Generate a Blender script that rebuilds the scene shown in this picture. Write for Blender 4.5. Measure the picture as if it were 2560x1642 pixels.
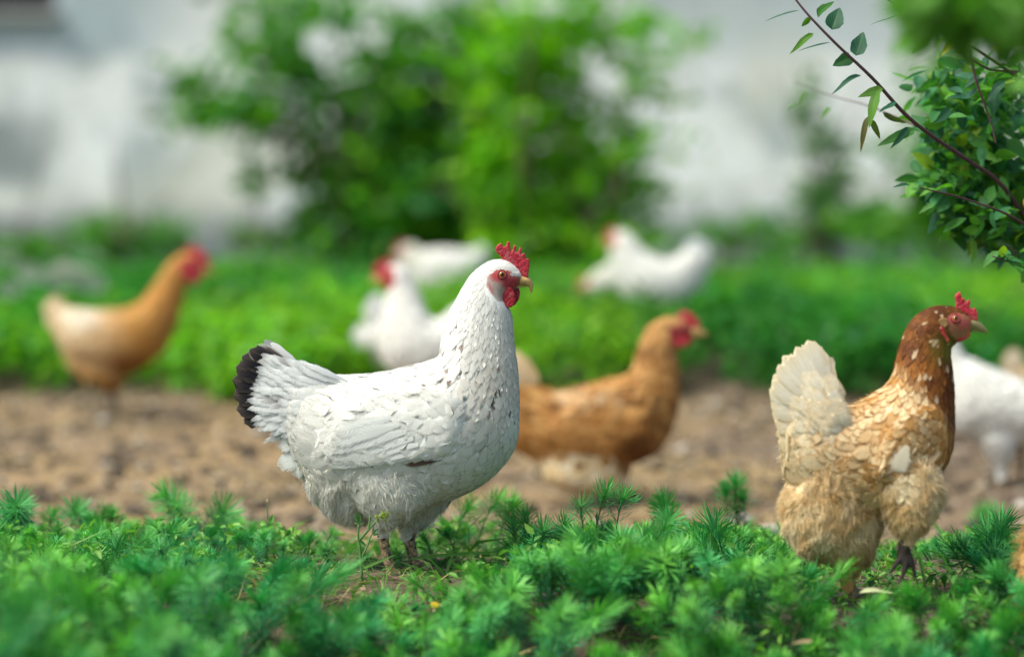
import bpy, bmesh, math, random
import numpy as np
from mathutils import Vector, Matrix
from mathutils.bvhtree import BVHTree
from mathutils.kdtree import KDTree

random.seed(7); RNG = np.random.default_rng(11)
for o in list(bpy.data.objects): bpy.data.objects.remove(o)
scene = bpy.context.scene
COL = scene.collection

# ------------------------------------------------------------------ camera
FPX = 6044.0                      # focal length in photo pixels (85 mm on 36 mm)
CAM_Z = 0.438
PITCH = math.atan((821 - 617) / FPX)
cam_data = bpy.data.cameras.new('camera')
cam_data.sensor_width = 36.0
cam_data.lens = 36.0 * FPX / 2560.0
cam_data.clip_start = 0.05; cam_data.clip_end = 200
cam = bpy.data.objects.new('camera', cam_data); COL.objects.link(cam)
cam.location = (0, 0, CAM_Z)
cam.rotation_euler = (math.radians(90) - PITCH, 0, 0)
cam_data.dof.use_dof = True
cam_data.dof.focus_distance = 3.22
cam_data.dof.aperture_fstop = 1.8
cam_data.dof.aperture_blades = 0
scene.camera = cam

# ------------------------------------------------------------------ sky and sun (bright overcast)
SUN_EL, SUN_AZ = math.radians(58), math.radians(-114)     # azimuth from +Y towards +X: light from the left
world = bpy.data.worlds.new('World'); scene.world = world; world.use_nodes = True
wn = world.node_tree.nodes; wl = world.node_tree.links
for n in list(wn): wn.remove(n)
sky = wn.new('ShaderNodeTexSky'); sky.sky_type = 'NISHITA'; sky.sun_disc = False
sky.sun_elevation = SUN_EL; sky.sun_rotation = SUN_AZ
sky.air_density = 1.0; sky.dust_density = 4.0; sky.ozone_density = 1.0
bg = wn.new('ShaderNodeBackground'); bg.inputs['Strength'].default_value = 0.065
wo = wn.new('ShaderNodeOutputWorld')
wl.new(sky.outputs[0], bg.inputs[0]); wl.new(bg.outputs[0], wo.inputs[0])
sun_d = bpy.data.lights.new('sun', 'SUN'); sun_d.energy = 1.5; sun_d.angle = math.radians(22); sun_d.color = (1.0, 0.96, 0.88)
sun = bpy.data.objects.new('sun', sun_d); COL.objects.link(sun)
sd = Vector((math.sin(SUN_AZ) * math.cos(SUN_EL), math.cos(SUN_AZ) * math.cos(SUN_EL), math.sin(SUN_EL)))
sun.rotation_euler = sd.to_track_quat('Z', 'Y').to_euler()
sun.location = (0, 0, 8)

vs = scene.view_settings
vs.view_transform = 'Standard'; vs.look = 'None'; vs.gamma = 1.0; vs.exposure = 1.80
vs.use_white_balance = True; vs.white_balance_temperature = 6500; vs.white_balance_tint = 2
scene.render.engine = 'CYCLES'
scene.cycles.use_denoising = True
scene.cycles.max_bounces = 8; scene.cycles.diffuse_bounces = 4; scene.cycles.transmission_bounces = 4
scene.cycles.sample_clamp_indirect = 6.0
scene.cycles.transparent_max_bounces = 16

# ------------------------------------------------------------------ helpers
def P(px, py, Y):
    """world point seen at photo pixel (px, py) at depth Y"""
    a = (px - 1280) / FPX; b = (821 - py) / FPX
    c, s = math.cos(PITCH), math.sin(PITCH)
    dy = c + b * s; dz = b * c - s
    t = Y / dy
    return Vector((a * t, Y, CAM_Z + dz * t))

def lerp(a, b, t): return a + (b - a) * t
def sstep(a, b, x):
    t = np.clip((x - a) / (b - a), 0, 1); return t * t * (3 - 2 * t)

_lat = np.random.default_rng(3).random((64, 64))
def vnoise(x, y):
    x = np.asarray(x, float); y = np.asarray(y, float)
    xi = np.floor(x).astype(int); yi = np.floor(y).astype(int)
    fx = x - xi; fy = y - yi
    fx = fx * fx * (3 - 2 * fx); fy = fy * fy * (3 - 2 * fy)
    g = lambda i, j: _lat[i % 64, j % 64]
    return (g(xi, yi) * (1 - fx) + g(xi + 1, yi) * fx) * (1 - fy) + (g(xi, yi + 1) * (1 - fx) + g(xi + 1, yi + 1) * fx) * fy
def fbm(x, y, o=4):
    r = 0; a = 0.5
    for i in range(o):
        r = r + a * vnoise(x * 2 ** i + 17 * i, y * 2 ** i + 5 * i); a *= 0.5
    return r

_gy = np.array([-30, 0, 2.3, 2.9, 3.12, 3.45, 3.9, 4.5, 5.3, 6.1, 6.6, 7.3, 9, 12, 16, 24, 60.])
_gz = np.array([-.05, -.05, -.05, -.032, 0, 0, -.05, -.085, -.05, 0, .03, .12, .17, .20, .235, .26, .26])
_yy = np.linspace(-30, 60, 9001); _zz = np.interp(_yy, _gy, _gz)
_zz = np.convolve(np.pad(_zz, 15, mode='edge'), np.ones(31) / 31, 'valid')
def gz(x, y):
    z = np.interp(y, _yy, _zz)
    x = np.asarray(x, float)
    z = z - (.35 + .65 * sstep(-.45, -.12, x)) * np.interp(y, [-30, 2.0, 2.4, 2.75, 3.0], [.26, .25, .19, .085, 0.0])
    return z + (fbm(np.asarray(x) * 3.1 + 9, np.asarray(y) * 3.1) - .47) * .02

def mesh_np(name, V, F, attrs=None, smooth=True):
    """V (n,3), F (m,3|4) int -> mesh, attrs {name:(n,3|4) or (n,)} on points"""
    V = np.asarray(V, np.float32).reshape(-1, 3); F = np.asarray(F, np.int32)
    me = bpy.data.meshes.new(name)
    k = F.shape[1]; m = F.shape[0]
    me.vertices.add(len(V)); me.vertices.foreach_set('co', V.ravel())
    me.loops.add(m * k); me.loops.foreach_set('vertex_index', F.ravel())
    me.polygons.add(m)
    me.polygons.foreach_set('loop_start', np.arange(m, dtype=np.int32) * k)
    me.update(calc_edges=True)
    if smooth: me.polygons.foreach_set('use_smooth', np.ones(m, bool))
    add_attrs(me, attrs)
    me.validate()
    return me
def add_attrs(me, attrs):
    for an, arr in (attrs or {}).items():
        arr = np.asarray(arr, np.float32)
        if arr.ndim == 1:
            a = me.attributes.new(an, 'FLOAT', 'POINT'); a.data.foreach_set('value', arr)
        elif arr.shape[1] == 4 or an.startswith('col') or an == 'edge':
            if arr.shape[1] == 3: arr = np.concatenate([arr, np.ones((len(arr), 1), np.float32)], 1)
            a = me.attributes.new(an, 'FLOAT_COLOR', 'POINT'); a.data.foreach_set('color', arr.ravel())
        else:
            a = me.attributes.new(an, 'FLOAT_VECTOR', 'POINT'); a.data.foreach_set('vector', arr.ravel())

def link(name, me, mat=None, parent=None):
    o = bpy.data.objects.new(name, me); COL.objects.link(o)
    if mat is not None and me is not None:
        me.materials.clear(); me.materials.append(mat)
    if parent is not None: o.parent = parent
    return o
def tag(o, label=None, cat=None, group=None, kind=None):
    if label: o['label'] = label
    if cat: o['category'] = cat
    if group: o['group'] = group
    if kind: o['kind'] = kind
    return o
def empty(name, loc, rz=0.0):
    o = bpy.data.objects.new(name, None); COL.objects.link(o)
    o.location = loc; o.rotation_euler = (0, 0, rz); o.empty_display_size = 0.05
    return o

# ------------------------------------------------------------------ materials
class NT:
    def __init__(s, name):
        s.m = bpy.data.materials.new(name); s.m.use_nodes = True
        s.n = s.m.node_tree.nodes; s.l = s.m.node_tree.links
        for x in list(s.n): s.n.remove(x)
        s.out = s.n.new('ShaderNodeOutputMaterial')
    def node(s, t, **kw):
        x = s.n.new(t)
        for k, v in kw.items(): setattr(x, k, v)
        return x
    def put(s, sock, v):
        if isinstance(v, bpy.types.NodeSocket): s.l.new(v, sock)
        elif v is not None:
            if hasattr(sock.default_value, '__len__'):
                v = tuple(v) if hasattr(v, '__len__') else (v,) * len(sock.default_value)
                if len(sock.default_value) == 4 and len(v) == 3: v = v + (1,)
            sock.default_value = v
    def math(s, op, a, b=None, c=None, clamp=False):
        x = s.node('ShaderNodeMath', operation=op, use_clamp=clamp)
        for i, v in enumerate((a, b, c)):
            if v is not None: s.put(x.inputs[i], v)
        return x.outputs[0]
    def mix(s, f, a, b, mode='MIX'):
        x = s.node('ShaderNodeMix', data_type='RGBA', blend_type=mode)
        s.put(x.inputs[0], f); s.put(x.inputs[6], a); s.put(x.inputs[7], b)
        return x.outputs[2]
    def noise(s, scale, detail=3, rough=.55, vec=None, dist=0.0):
        x = s.node('ShaderNodeTexNoise'); s.put(x.inputs['Scale'], scale); s.put(x.inputs['Detail'], detail)
        s.put(x.inputs['Roughness'], rough); s.put(x.inputs['Distortion'], dist)
        if vec is not None: s.l.new(vec, x.inputs['Vector'])
        return x.outputs['Fac']
    def ramp(s, f, lo, hi):
        x = s.node('ShaderNodeMapRange', interpolation_type='SMOOTHSTEP'); s.put(x.inputs[0], f)
        s.put(x.inputs[1], lo); s.put(x.inputs[2], hi)
        return x.outputs[0]
    def attr(s, name, out='Color'):
        x = s.node('ShaderNodeAttribute', attribute_name=name); return x.outputs[out]
    def objco(s): return s.node('ShaderNodeTexCoord').outputs['Object']
    def pos(s): return s.node('ShaderNodeNewGeometry').outputs['Position']
    def sep(s, v):
        x = s.node('ShaderNodeSeparateXYZ'); s.l.new(v, x.inputs[0]); return x.outputs
    def bump(s, h, strength=.3, dist=.002):
        x = s.node('ShaderNodeBump'); s.put(x.inputs['Height'], h); s.put(x.inputs['Strength'], strength); s.put(x.inputs['Distance'], dist)
        return x.outputs[0]
    def bsdf(s, col, rough=.6, spec=.3, nrm=None, trans=0.0, tcol=None, sss=0.0, sssr=None, coat=0.0):
        b = s.node('ShaderNodeBsdfPrincipled')
        s.put(b.inputs['Base Color'], col); s.put(b.inputs['Roughness'], rough); s.put(b.inputs['Specular IOR Level'], spec)
        if nrm is not None: s.l.new(nrm, b.inputs['Normal'])
        if sss:
            s.put(b.inputs['Subsurface Weight'], sss); s.put(b.inputs['Subsurface Radius'], sssr or (1, .2, .1)); s.put(b.inputs['Subsurface Scale'], .003)
        if coat: s.put(b.inputs['Coat Weight'], coat)
        o = b.outputs[0]
        if trans:
            t = s.node('ShaderNodeBsdfTranslucent'); s.put(t.inputs[0], tcol if tcol is not None else col)
            if nrm is not None: s.l.new(nrm, t.inputs['Normal'])
            mx = s.node('ShaderNodeMixShader'); s.put(mx.inputs[0], trans)
            s.l.new(o, mx.inputs[1]); s.l.new(t.outputs[0], mx.inputs[2]); o = mx.outputs[0]
        s.l.new(o, s.out.inputs[0])
        return s.m

def mat_feather(name='feather', fray_on=True):
    t = NT(name)
    col = t.attr('col'); edge = t.attr('edge'); f = t.sep(t.attr('fuv', 'Vector'))
    au = t.math('ABSOLUTE', f[0]); v = f[1]
    rim = t.math('MAXIMUM', t.ramp(au, .55, 1.0), t.ramp(v, .78, 1.0))
    base = t.mix(rim, col, edge)
    # barbs running from the shaft outwards and towards the tip
    ph = t.math('MULTIPLY_ADD', au, -7.0, t.math('MULTIPLY', v, 26.0))
    ph = t.math('ADD', ph, t.math('MULTIPLY', f[2], 40.0))
    ph = t.math('ADD', ph, t.math('MULTIPLY', t.noise(90, 2, .5, t.objco()), 5.0))
    wv = t.math('SINE', t.math('MULTIPLY', ph, 3.0))
    dark = t.math('MULTIPLY_ADD', wv, .045, .955)
    dark = t.math('MULTIPLY', dark, t.math('MULTIPLY_ADD', t.noise(260, 2, .6, t.objco()), .2, .9))
    base = t.mix(1.0, base, t.node('ShaderNodeCombineColor').outputs[0], 'MULTIPLY') if False else t.mix(t.math('SUBTRACT', 1.0, dark, clamp=True), base, t.mix(.5, base, (0.12, .09, .06)))
    shaft = t.math('SUBTRACT', 1.0, t.ramp(au, .02, .09), clamp=True)
    base = t.mix(t.math('MULTIPLY', shaft, .25), base, t.mix(.5, base, (.35, .24, .13)))
    nrm = t.bump(wv, .12, .0005)
    m = t.bsdf(base, .62, .2, nrm, trans=.3)
    if not fray_on: return m
    src = t.out.inputs[0].links[0].from_socket
    fray = t.math('MULTIPLY', t.math('MAXIMUM', t.ramp(au, .62, 1.0), t.ramp(v, .80, 1.0)), t.math('MULTIPLY_ADD', wv, .30, .62))
    tr = t.node('ShaderNodeBsdfTransparent'); mx = t.node('ShaderNodeMixShader'); t.l.new(fray, mx.inputs[0]); t.l.new(src, mx.inputs[1]); t.l.new(tr.outputs[0], mx.inputs[2]); t.l.new(mx.outputs[0], t.out.inputs[0])
    return m

def mat_strand():
    t = NT('down'); return t.bsdf(t.attr('col'), .7, .15, None, trans=.45)

def mat_body():
    t = NT('skin_and_down')
    col = t.attr('col'); k = t.attr('skin', 'Fac'); lg = t.attr('scaly', 'Fac'); oc = t.objco()
    vor = t.node('ShaderNodeTexVoronoi', feature='DISTANCE_TO_EDGE'); t.put(vor.inputs['Scale'], 190.0); t.l.new(oc, vor.inputs['Vector'])
    crack = t.math('SUBTRACT', 1.0, t.ramp(vor.outputs['Distance'], .02, .12), clamp=True)
    dirt = t.ramp(t.noise(85, 4, .65, oc), .47, .6)
    c = t.mix(t.math('MULTIPLY', lg, t.math('MAXIMUM', t.math('MULTIPLY', crack, .7), dirt)), col, (.03, .025, .02))
    sp = t.ramp(t.noise(420, 3, .6, oc), .45, .7)
    c = t.mix(t.math('MULTIPLY', k, t.math('MULTIPLY', sp, .3)), c, (.32, .20, .15))
    h = t.math('ADD', t.noise(330, 4, .7, oc), t.math('MULTIPLY', t.math('MULTIPLY', crack, lg), -1.0))
    return t.bsdf(c, .65, .25, t.bump(h, .5, .0012))

def mat_flesh(name, c1, c2, rough=.5, scale=600):
    t = NT(name); oc = t.objco()
    n = t.ramp(t.noise(scale, 3, .6, oc), .5, .72)
    c = t.mix(t.math('MULTIPLY', n, .55), c1, c2)
    c = t.mix(t.math('MULTIPLY', t.ramp(t.noise(150, 4, .65, oc), .52, .72), .5), c, tuple(.5 * a + .5 * b for a, b in zip(c2, (.34, .24, .22))))
    c = t.mix(t.math('MULTIPLY', t.ramp(t.noise(90, 2, .5, oc), .5, .75), .5), c, tuple(a * .45 for a in c1))
    vor = t.node('ShaderNodeTexVoronoi'); t.put(vor.inputs['Scale'], scale * 1.2); t.l.new(oc, vor.inputs['Vector'])
    return t.bsdf(c, rough, .35, t.bump(vor.outputs['Distance'], .5, .0008), sss=.15)

def mat_plain(name, c, rough=.5, spec=.4, scale=200, amt=.3, c2=None):
    t = NT(name); oc = t.objco()
    n = t.noise(scale, 4, .6, oc)
    return t.bsdf(t.mix(t.math('MULTIPLY', t.ramp(n, .4, .7), amt), c, c2 or tuple(x * .35 for x in c)), rough, spec, t.bump(n, .2, .001))

def mat_leaf(name, trans=.4, rough=.45, spec=.35, vein=True):
    t = NT(name)
    col = t.attr('col'); f = t.sep(t.attr('fuv', 'Vector'))
    au = t.math('ABSOLUTE', f[0])
    c = col
    n = t.noise(40, 3, .6, t.objco())
    c = t.mix(t.math('MULTIPLY', t.ramp(n, .35, .7), .35), c, t.mix(1.0, c, (.55, .62, .5), 'MULTIPLY'))
    nrm = None
    if vein:
        mid = t.math('SUBTRACT', 1.0, t.ramp(au, .02, .10), clamp=True)
        c = t.mix(t.math('MULTIPLY', mid, .3), c, (.22, .33, .12))
        ph = t.math('SINE', t.math('MULTIPLY', t.math('MULTIPLY_ADD', au, -.5, f[1]), 45.0))
        nrm = t.bump(ph, .35, .0008)
    return t.bsdf(c, rough, spec, nrm, trans=trans, tcol=t.mix(1.0, c, (1.0, 1.25, .55), 'MULTIPLY'))

M = {}
M['feather'] = mat_feather()
M['quill'] = mat_feather('quill_feather', False)
M['strand'] = mat_strand()
M['body'] = mat_body()
M['comb'] = mat_flesh('comb_flesh', (.40, .010, .030), (.50, .20, .20), .5)
M['wattle'] = mat_flesh('wattle_flesh', (.33, .008, .022), (.42, .10, .11), .5, 500)
M['beak_yellow'] = mat_plain('beak_horn', (.55, .36, .13), .45, .4, 160, .5, (.16, .10, .06))
M['beak_green'] = mat_plain('beak_dull', (.24, .19, .09), .45, .4, 160, .5, (.12, .09, .06))
M['iris'] = mat_plain('iris_orange', (.50, .15, .01), .1, .6, 900, .4, (.25, .05, .0))
M['pupil'] = mat_plain('pupil_black', (.004, .004, .004), .05, .6, 50, 0)
M['lid'] = mat_flesh('eyelid', (.22, .03, .035), (.3, .14, .12), .5, 700)
M['claw'] = mat_plain('claw_horn', (.10, .08, .06), .4, .4, 200, .4)
M['leaf'] = mat_leaf('apple_leaf')
M['shrub'] = mat_leaf('shrub_leaf', .55, .5, .3, False)
M['needle'] = mat_leaf('spurge_needle', .3, .5, .3, False)
M['grass'] = mat_leaf('grass_blade', .4, .45, .3, False)
M['straw'] = mat_leaf('dry_straw', .2, .7, .2, False)
M['bark'] = mat_plain('bark', (.10, .050, .055), .7, .3, 90, .6, (.05, .035, .03))
M['stem'] = mat_plain('green_stem', (.10, .20, .06), .5, .3, 120, .3)
# ------------------------------------------------------------------ setting: ground
def build_ground():
    xs = np.concatenate([np.linspace(-40, -4, 25)[:-1], np.linspace(-4, -1.2, 60)[:-1], np.linspace(-1.2, 1.2, 170)[:-1], np.linspace(1.2, 4, 60)[:-1], np.linspace(4, 40, 25)])
    ys = np.concatenate([np.linspace(-20, 2, 12)[:-1], np.linspace(2, 6.6, 330)[:-1], np.linspace(6.6, 20, 120)[:-1], np.linspace(20, 60, 15)])
    X, Y = np.meshgrid(xs, ys)
    Z = gz(X, Y)
    w = sstep(1.9, 2.4, Y) * (1 - sstep(7.5, 9, Y))
    Z = Z + w * ((fbm(X * 5 + 3, Y * 8) - .47) * .016 + (fbm(X * 33, Y * 33, 3) - .42) * .006)
    ny, nx = X.shape
    V = np.stack([X, Y, Z], -1).reshape(-1, 3)
    i = np.arange((ny - 1) * (nx - 1)); r = i // (nx - 1); c = i % (nx - 1); a = r * nx + c
    F = np.stack([a, a + 1, a + nx + 1, a + nx], 1)
    t = NT('soil')
    p = t.pos(); s = t.sep(p)
    n1 = t.noise(2.2, 5, .6, p); n2 = t.noise(9, 5, .62, p); n3 = t.noise(60, 4, .65, p)
    c = t.mix(t.ramp(n2, .35, .65), (.105, .075, .048), (.31, .215, .125))
    c = t.mix(t.math('MULTIPLY', t.ramp(n1, .42, .62), .7), c, (.36, .235, .105))
    c = t.mix(t.math('MULTIPLY', t.ramp(n3, .48, .68), .5), c, (.42, .33, .22))
    c = t.mix(t.math('MULTIPLY', t.ramp(t.noise(17, 5, .7, p), .54, .74), .6), c, (.10, .078, .058))
    # the near bank, the right hand side and the far bank are darker earth
    near = t.math('SUBTRACT', 1.0, t.ramp(s[1], 3.5, 3.95), clamp=True)
    far = t.ramp(s[1], 6.2, 6.8)
    rgt = t.math('MULTIPLY', t.ramp(s[0], .25, .85), .62)
    dk = t.math('MAXIMUM', t.math('MAXIMUM', near, far), rgt)
    c = t.mix(1.0, c, (.72, .72, .75), 'MULTIPLY')
    c = t.mix(t.math('MULTIPLY', dk, .85), c, t.mix(n3, (.035, .026, .022), (.12, .09, .075)))
    m = t.bsdf(c, .9, .15, t.bump(n3, .6, .006))
    tag(link('ground', mesh_np('ground', V, F), m), 'brown bare earth with straw litter and a low rising bank', 'ground', kind='structure')
build_ground()

def cards(V4, name, mat, col, parent=None, rnd=None):
    """V4 (n,4,3) quads -> one mesh with col attribute (n,3)"""
    n = len(V4)
    F = np.arange(n * 4).reshape(n, 4)
    fuv = np.tile(np.array([[-1, 0, 0], [1, 0, 0], [1, 1, 0], [-1, 1, 0]], float), (n, 1))
    return link(name, mesh_np(name, V4.reshape(-1, 3), F, {'col': np.repeat(col, 4, 0), 'fuv': fuv}), mat, parent)

def unit(a): return a / (np.linalg.norm(a, axis=-1, keepdims=True) + 1e-9)

def leaf_cloud(C, size, rng, up=.5, aspect=.62):
    """diamond-ish folded leaves (two quads) around centres C (n,3). Returns V (n,6,3)"""
    n = len(C)
    d = unit(rng.normal(size=(n, 3)) * np.array([1, 1, .6]) + np.array([0, 0, -.15]))
    nn = rng.normal(size=(n, 3)) * .6 + np.array([0, 0, up])
    s = unit(np.cross(d, nn)); nn = np.cross(s, d)
    L = (size * (.6 + .8 * rng.random(n)))[:, None] if np.ndim(size) == 0 else (size * (.7 + .6 * rng.random(n)))[:, None]
    W = L * aspect * .5
    fold = .35
    b = C; m1 = C + d * L * .45; tip = C + d * L - nn * L * .12
    e1 = C + d * L * .38 + s * W + nn * W * fold; e2 = C + d * L * .38 - s * W + nn * W * fold
    f1 = C + d * L * .75 + s * W * .6 + nn * W * fold * .5; f2 = C + d * L * .75 - s * W * .6 + nn * W * fold * .5
    return np.stack([b, e1, f1, tip, f2, e2], 1)
LEAF_F = np.array([[0, 1, 2, 3], [0, 3, 4, 5]])
LEAF_UV = np.array([[0, 0, 0], [1, .4, 0], [.8, .75, 0], [0, 1, 0], [-.8, .75, 0], [-1, .4, 0]], float)
def leaf_mesh(name, V6, col, mat, parent=None):
    n = len(V6)
    F = (LEAF_F[None] + (np.arange(n) * 6)[:, None, None]).reshape(-1, 4)
    return link(name, mesh_np(name, V6.reshape(-1, 3), F, {'col': np.repeat(col, 6, 0), 'fuv': np.tile(LEAF_UV, (n, 1))}, smooth=False), mat, parent)

def tube_np(pts, rad, sides=8):
    pts = np.asarray([tuple(p) for p in pts], float); rad = np.asarray(rad, float)
    tg = unit(np.gradient(pts, axis=0))
    ref = np.array([0.31, -.93, .2]); 
    a = unit(np.cross(tg, ref)); b = np.cross(tg, a)
    th = np.linspace(0, 2 * math.pi, sides, endpoint=False)
    V = pts[:, None] + rad[:, None, None] * (np.cos(th)[None, :, None] * a[:, None] + np.sin(th)[None, :, None] * b[:, None])
    n = len(pts); F = []
    for i in range(n - 1):
        for j in range(sides):
            k = (j + 1) % sides
            F.append((i * sides + j, i * sides + k, (i + 1) * sides + k, (i + 1) * sides + j))
    V = V.reshape(-1, 3)
    V = np.concatenate([V, pts[:1], pts[-1:]])
    c0, c1 = n * sides, n * sides + 1
    for j in range(sides):
        k = (j + 1) % sides
        F.append((c0, k, j, c0)); F.append((c1, (n - 1) * sides + j, (n - 1) * sides + k, c1))
    return V, F
def mesh_tubes(name, tubes, mat, parent=None, sides=8):
    bm_v, bm_f, o = [], [], 0
    for pts, rad in tubes:
        V, F = tube_np(pts, rad, sides); bm_v.append(V)
        bm_f += [tuple(dict.fromkeys(i + o for i in f)) for f in F]; o += len(V)
    me = bpy.data.meshes.new(name); me.from_pydata(np.concatenate(bm_v).tolist(), [], bm_f)
    me.polygons.foreach_set('use_smooth', np.ones(len(me.polygons), bool)); me.update()
    return link(name, me, mat, parent)
def smooth_path(pts, n=10):
    pts = np.asarray([tuple(p) for p in pts], float); m = len(pts)
    out = []
    for i in range(m - 1):
        p0 = pts[max(i - 1, 0)]; p1 = pts[i]; p2 = pts[i + 1]; p3 = pts[min(i + 2, m - 1)]
        for t in np.linspace(0, 1, n, endpoint=False):
            out.append(.5 * (2 * p1 + (p2 - p0) * t + (2 * p0 - 5 * p1 + 4 * p2 - p3) * t * t + (3 * p1 - p0 - 3 * p2 + p3) * t ** 3))
    out.append(pts[-1]); return np.array(out)

# ------------------------------------------------------------------ the whitewashed house behind
WALL_Y = 16.0
def box(name, x0, x1, y0, y1, z0, z1, mat, parent, bev=0.0):
    bm = bmesh.new(); bmesh.ops.create_cube(bm, size=1)
    for v in bm.verts: v.co = Vector((lerp(x0, x1, v.co.x + .5), lerp(y0, y1, v.co.y + .5), lerp(z0, z1, v.co.z + .5)))
    if bev: bmesh.ops.bevel(bm, geom=bm.edges[:], offset=bev, segments=2, affect='EDGES')
    me = bpy.data.meshes.new(name); bm.to_mesh(me); bm.free()
    return link(name, me, mat, parent)

def build_house():
    r = empty('farmhouse', (0, WALL_Y, gz(0, WALL_Y)))
    tag(r, 'old whitewashed farmhouse wall with peeling plaster and a grey plinth', 'house')
    Z0 = float(gz(0, WALL_Y)); Y = WALL_Y
    t = NT('whitewash'); p = t.pos(); s = t.sep(p)
    n = t.noise(1.5, 6, .65, p); n2 = t.noise(3.4, 5, .65, p); nz = t.noise(.8, 3, .5, p)
    c = t.mix(t.ramp(n2, .3, .7), (.82, .82, .76), (.88, .89, .88))
    c = t.mix(t.math('MULTIPLY', t.ramp(n, .49, .62), .85), c, (.40, .45, .44))
    c = t.mix(t.math('MULTIPLY', t.ramp(nz, .52, .66), .5), c, (.68, .66, .52))
    # bare render left of the frame and the bluish patch round the window
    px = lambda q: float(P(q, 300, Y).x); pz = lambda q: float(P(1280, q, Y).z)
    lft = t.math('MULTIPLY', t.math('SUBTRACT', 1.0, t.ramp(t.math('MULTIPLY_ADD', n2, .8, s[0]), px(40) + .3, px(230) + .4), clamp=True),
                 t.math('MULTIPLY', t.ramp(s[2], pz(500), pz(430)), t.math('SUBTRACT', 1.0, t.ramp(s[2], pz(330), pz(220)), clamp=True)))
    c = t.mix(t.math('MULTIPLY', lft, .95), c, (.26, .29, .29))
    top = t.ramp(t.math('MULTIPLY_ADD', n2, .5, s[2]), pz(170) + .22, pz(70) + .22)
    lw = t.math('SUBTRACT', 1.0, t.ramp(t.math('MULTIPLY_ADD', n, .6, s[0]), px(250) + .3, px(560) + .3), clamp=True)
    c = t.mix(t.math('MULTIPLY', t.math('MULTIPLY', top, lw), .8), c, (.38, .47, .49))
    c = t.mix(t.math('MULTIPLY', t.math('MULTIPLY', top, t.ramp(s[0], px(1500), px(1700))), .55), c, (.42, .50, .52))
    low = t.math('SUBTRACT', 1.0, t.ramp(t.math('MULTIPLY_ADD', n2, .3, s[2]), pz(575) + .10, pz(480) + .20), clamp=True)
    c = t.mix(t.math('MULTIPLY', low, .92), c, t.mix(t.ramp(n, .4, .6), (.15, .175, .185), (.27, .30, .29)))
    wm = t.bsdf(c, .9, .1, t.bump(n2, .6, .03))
    # wall built round the window opening
    wx0, wx1 = px(-330), px(140); wz0, wz1 = pz(30), pz(30) + 1.25
    L, R, H = -9.0, 9.0, 3.4
    bm = bmesh.new()
    def quadbox(x0, x1, z0, z1, y0=0, y1=.45):
        g = bmesh.ops.create_cube(bm, size=1)['verts']
        for v in g: v.co = Vector((lerp(x0, x1, v.co.x + .5), lerp(y0, y1, v.co.y + .5), lerp(z0, z1, v.co.z + .5)))
    a0, a1 = wz0 - Z0, wz1 - Z0
    quadbox(L, wx0, -.3, H); quadbox(wx1, R, -.3, H); quadbox(wx0, wx1, -.3, a0); quadbox(wx0, wx1, a1, H)
    bmesh.ops.remove_doubles(bm, verts=bm.verts, dist=1e-5)
    me = bpy.data.meshes.new('wall'); bm.to_mesh(me); bm.free()
    link('wall', me, wm, r)
    gm = mat_plain('plinth_render', (.16, .19, .20), .9, .1, 2.2, .9, (.42, .44, .41))
    box('plinth', L, R, -.05, -.002, -.3, pz(610) - Z0, gm, r, .012)
    wd = mat_plain('dark_window_frame', (.06, .035, .025), .6, .3, 40, .4)
    gl = NT('window_glass').bsdf((.012, .014, .02), .08, .5)
    w = empty('window', (0, 0, 0)); w.parent = r
    box('sill', wx0 - .05, wx1 + .05, -.10, .30, a0 - .06, a0 - .003, mat_plain('sill_plaster', (.40, .41, .40), .9, .1, 12, .4), w, .01)
    for (x0, x1, z0, z1) in ((wx0, wx1, a0, a0 + .07), (wx0, wx1, a1 - .07, a1), (wx0, wx0 + .07, a0 + .07, a1 - .07), (wx1 - .07, wx1, a0 + .07, a1 - .07), ((wx0 + wx1) / 2 - .03, (wx0 + wx1) / 2 + .03, a0 + .07, a1 - .07)):
        box('frame', x0 + .002, x1 - .002, .16, .24, z0 + .002, z1 - .002, wd, w, .008)
    xm = (wx0 + wx1) / 2
    box('pane', wx0 + .07, xm - .03, .195, .205, a0 + .07, a1 - .07, gl, w)
    box('pane', xm + .03, wx1 - .07, .195, .205, a0 + .07, a1 - .07, gl, w)
    rm = mat_plain('roof_sheet', (.16, .15, .15), .8, .2, 8, .5)
    box('roof', L - .3, R + .3, -.45, 3.0, H, H + .12, rm, r, .02)
build_house()

# ------------------------------------------------------------------ shrubs by the wall
def clump_points(clumps, Y, rng, per_m2=900):
    out = []
    for (px, py, rx, ry, den) in clumps:
        c = P(px, py, Y); k = Y / FPX; a, b = rx * k, ry * k; d = min(max(a, b) * .8, .55)
        n = int(per_m2 * a * b * 3.1 * den)
        sub = rng.normal(size=(max(6, n // 34), 3)); sub = unit(sub) * (rng.random((len(sub), 1)) ** .40)
        idx = rng.integers(0, len(sub), n)
        q = sub[idx] + rng.normal(size=(n, 3)) * .27
        out.append(np.array(c) + q * np.array([a, d, b]))
    q = np.concatenate(out)
    return q[q[:, 2] > gz(q[:, 0], q[:, 1]) + .02]

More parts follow.
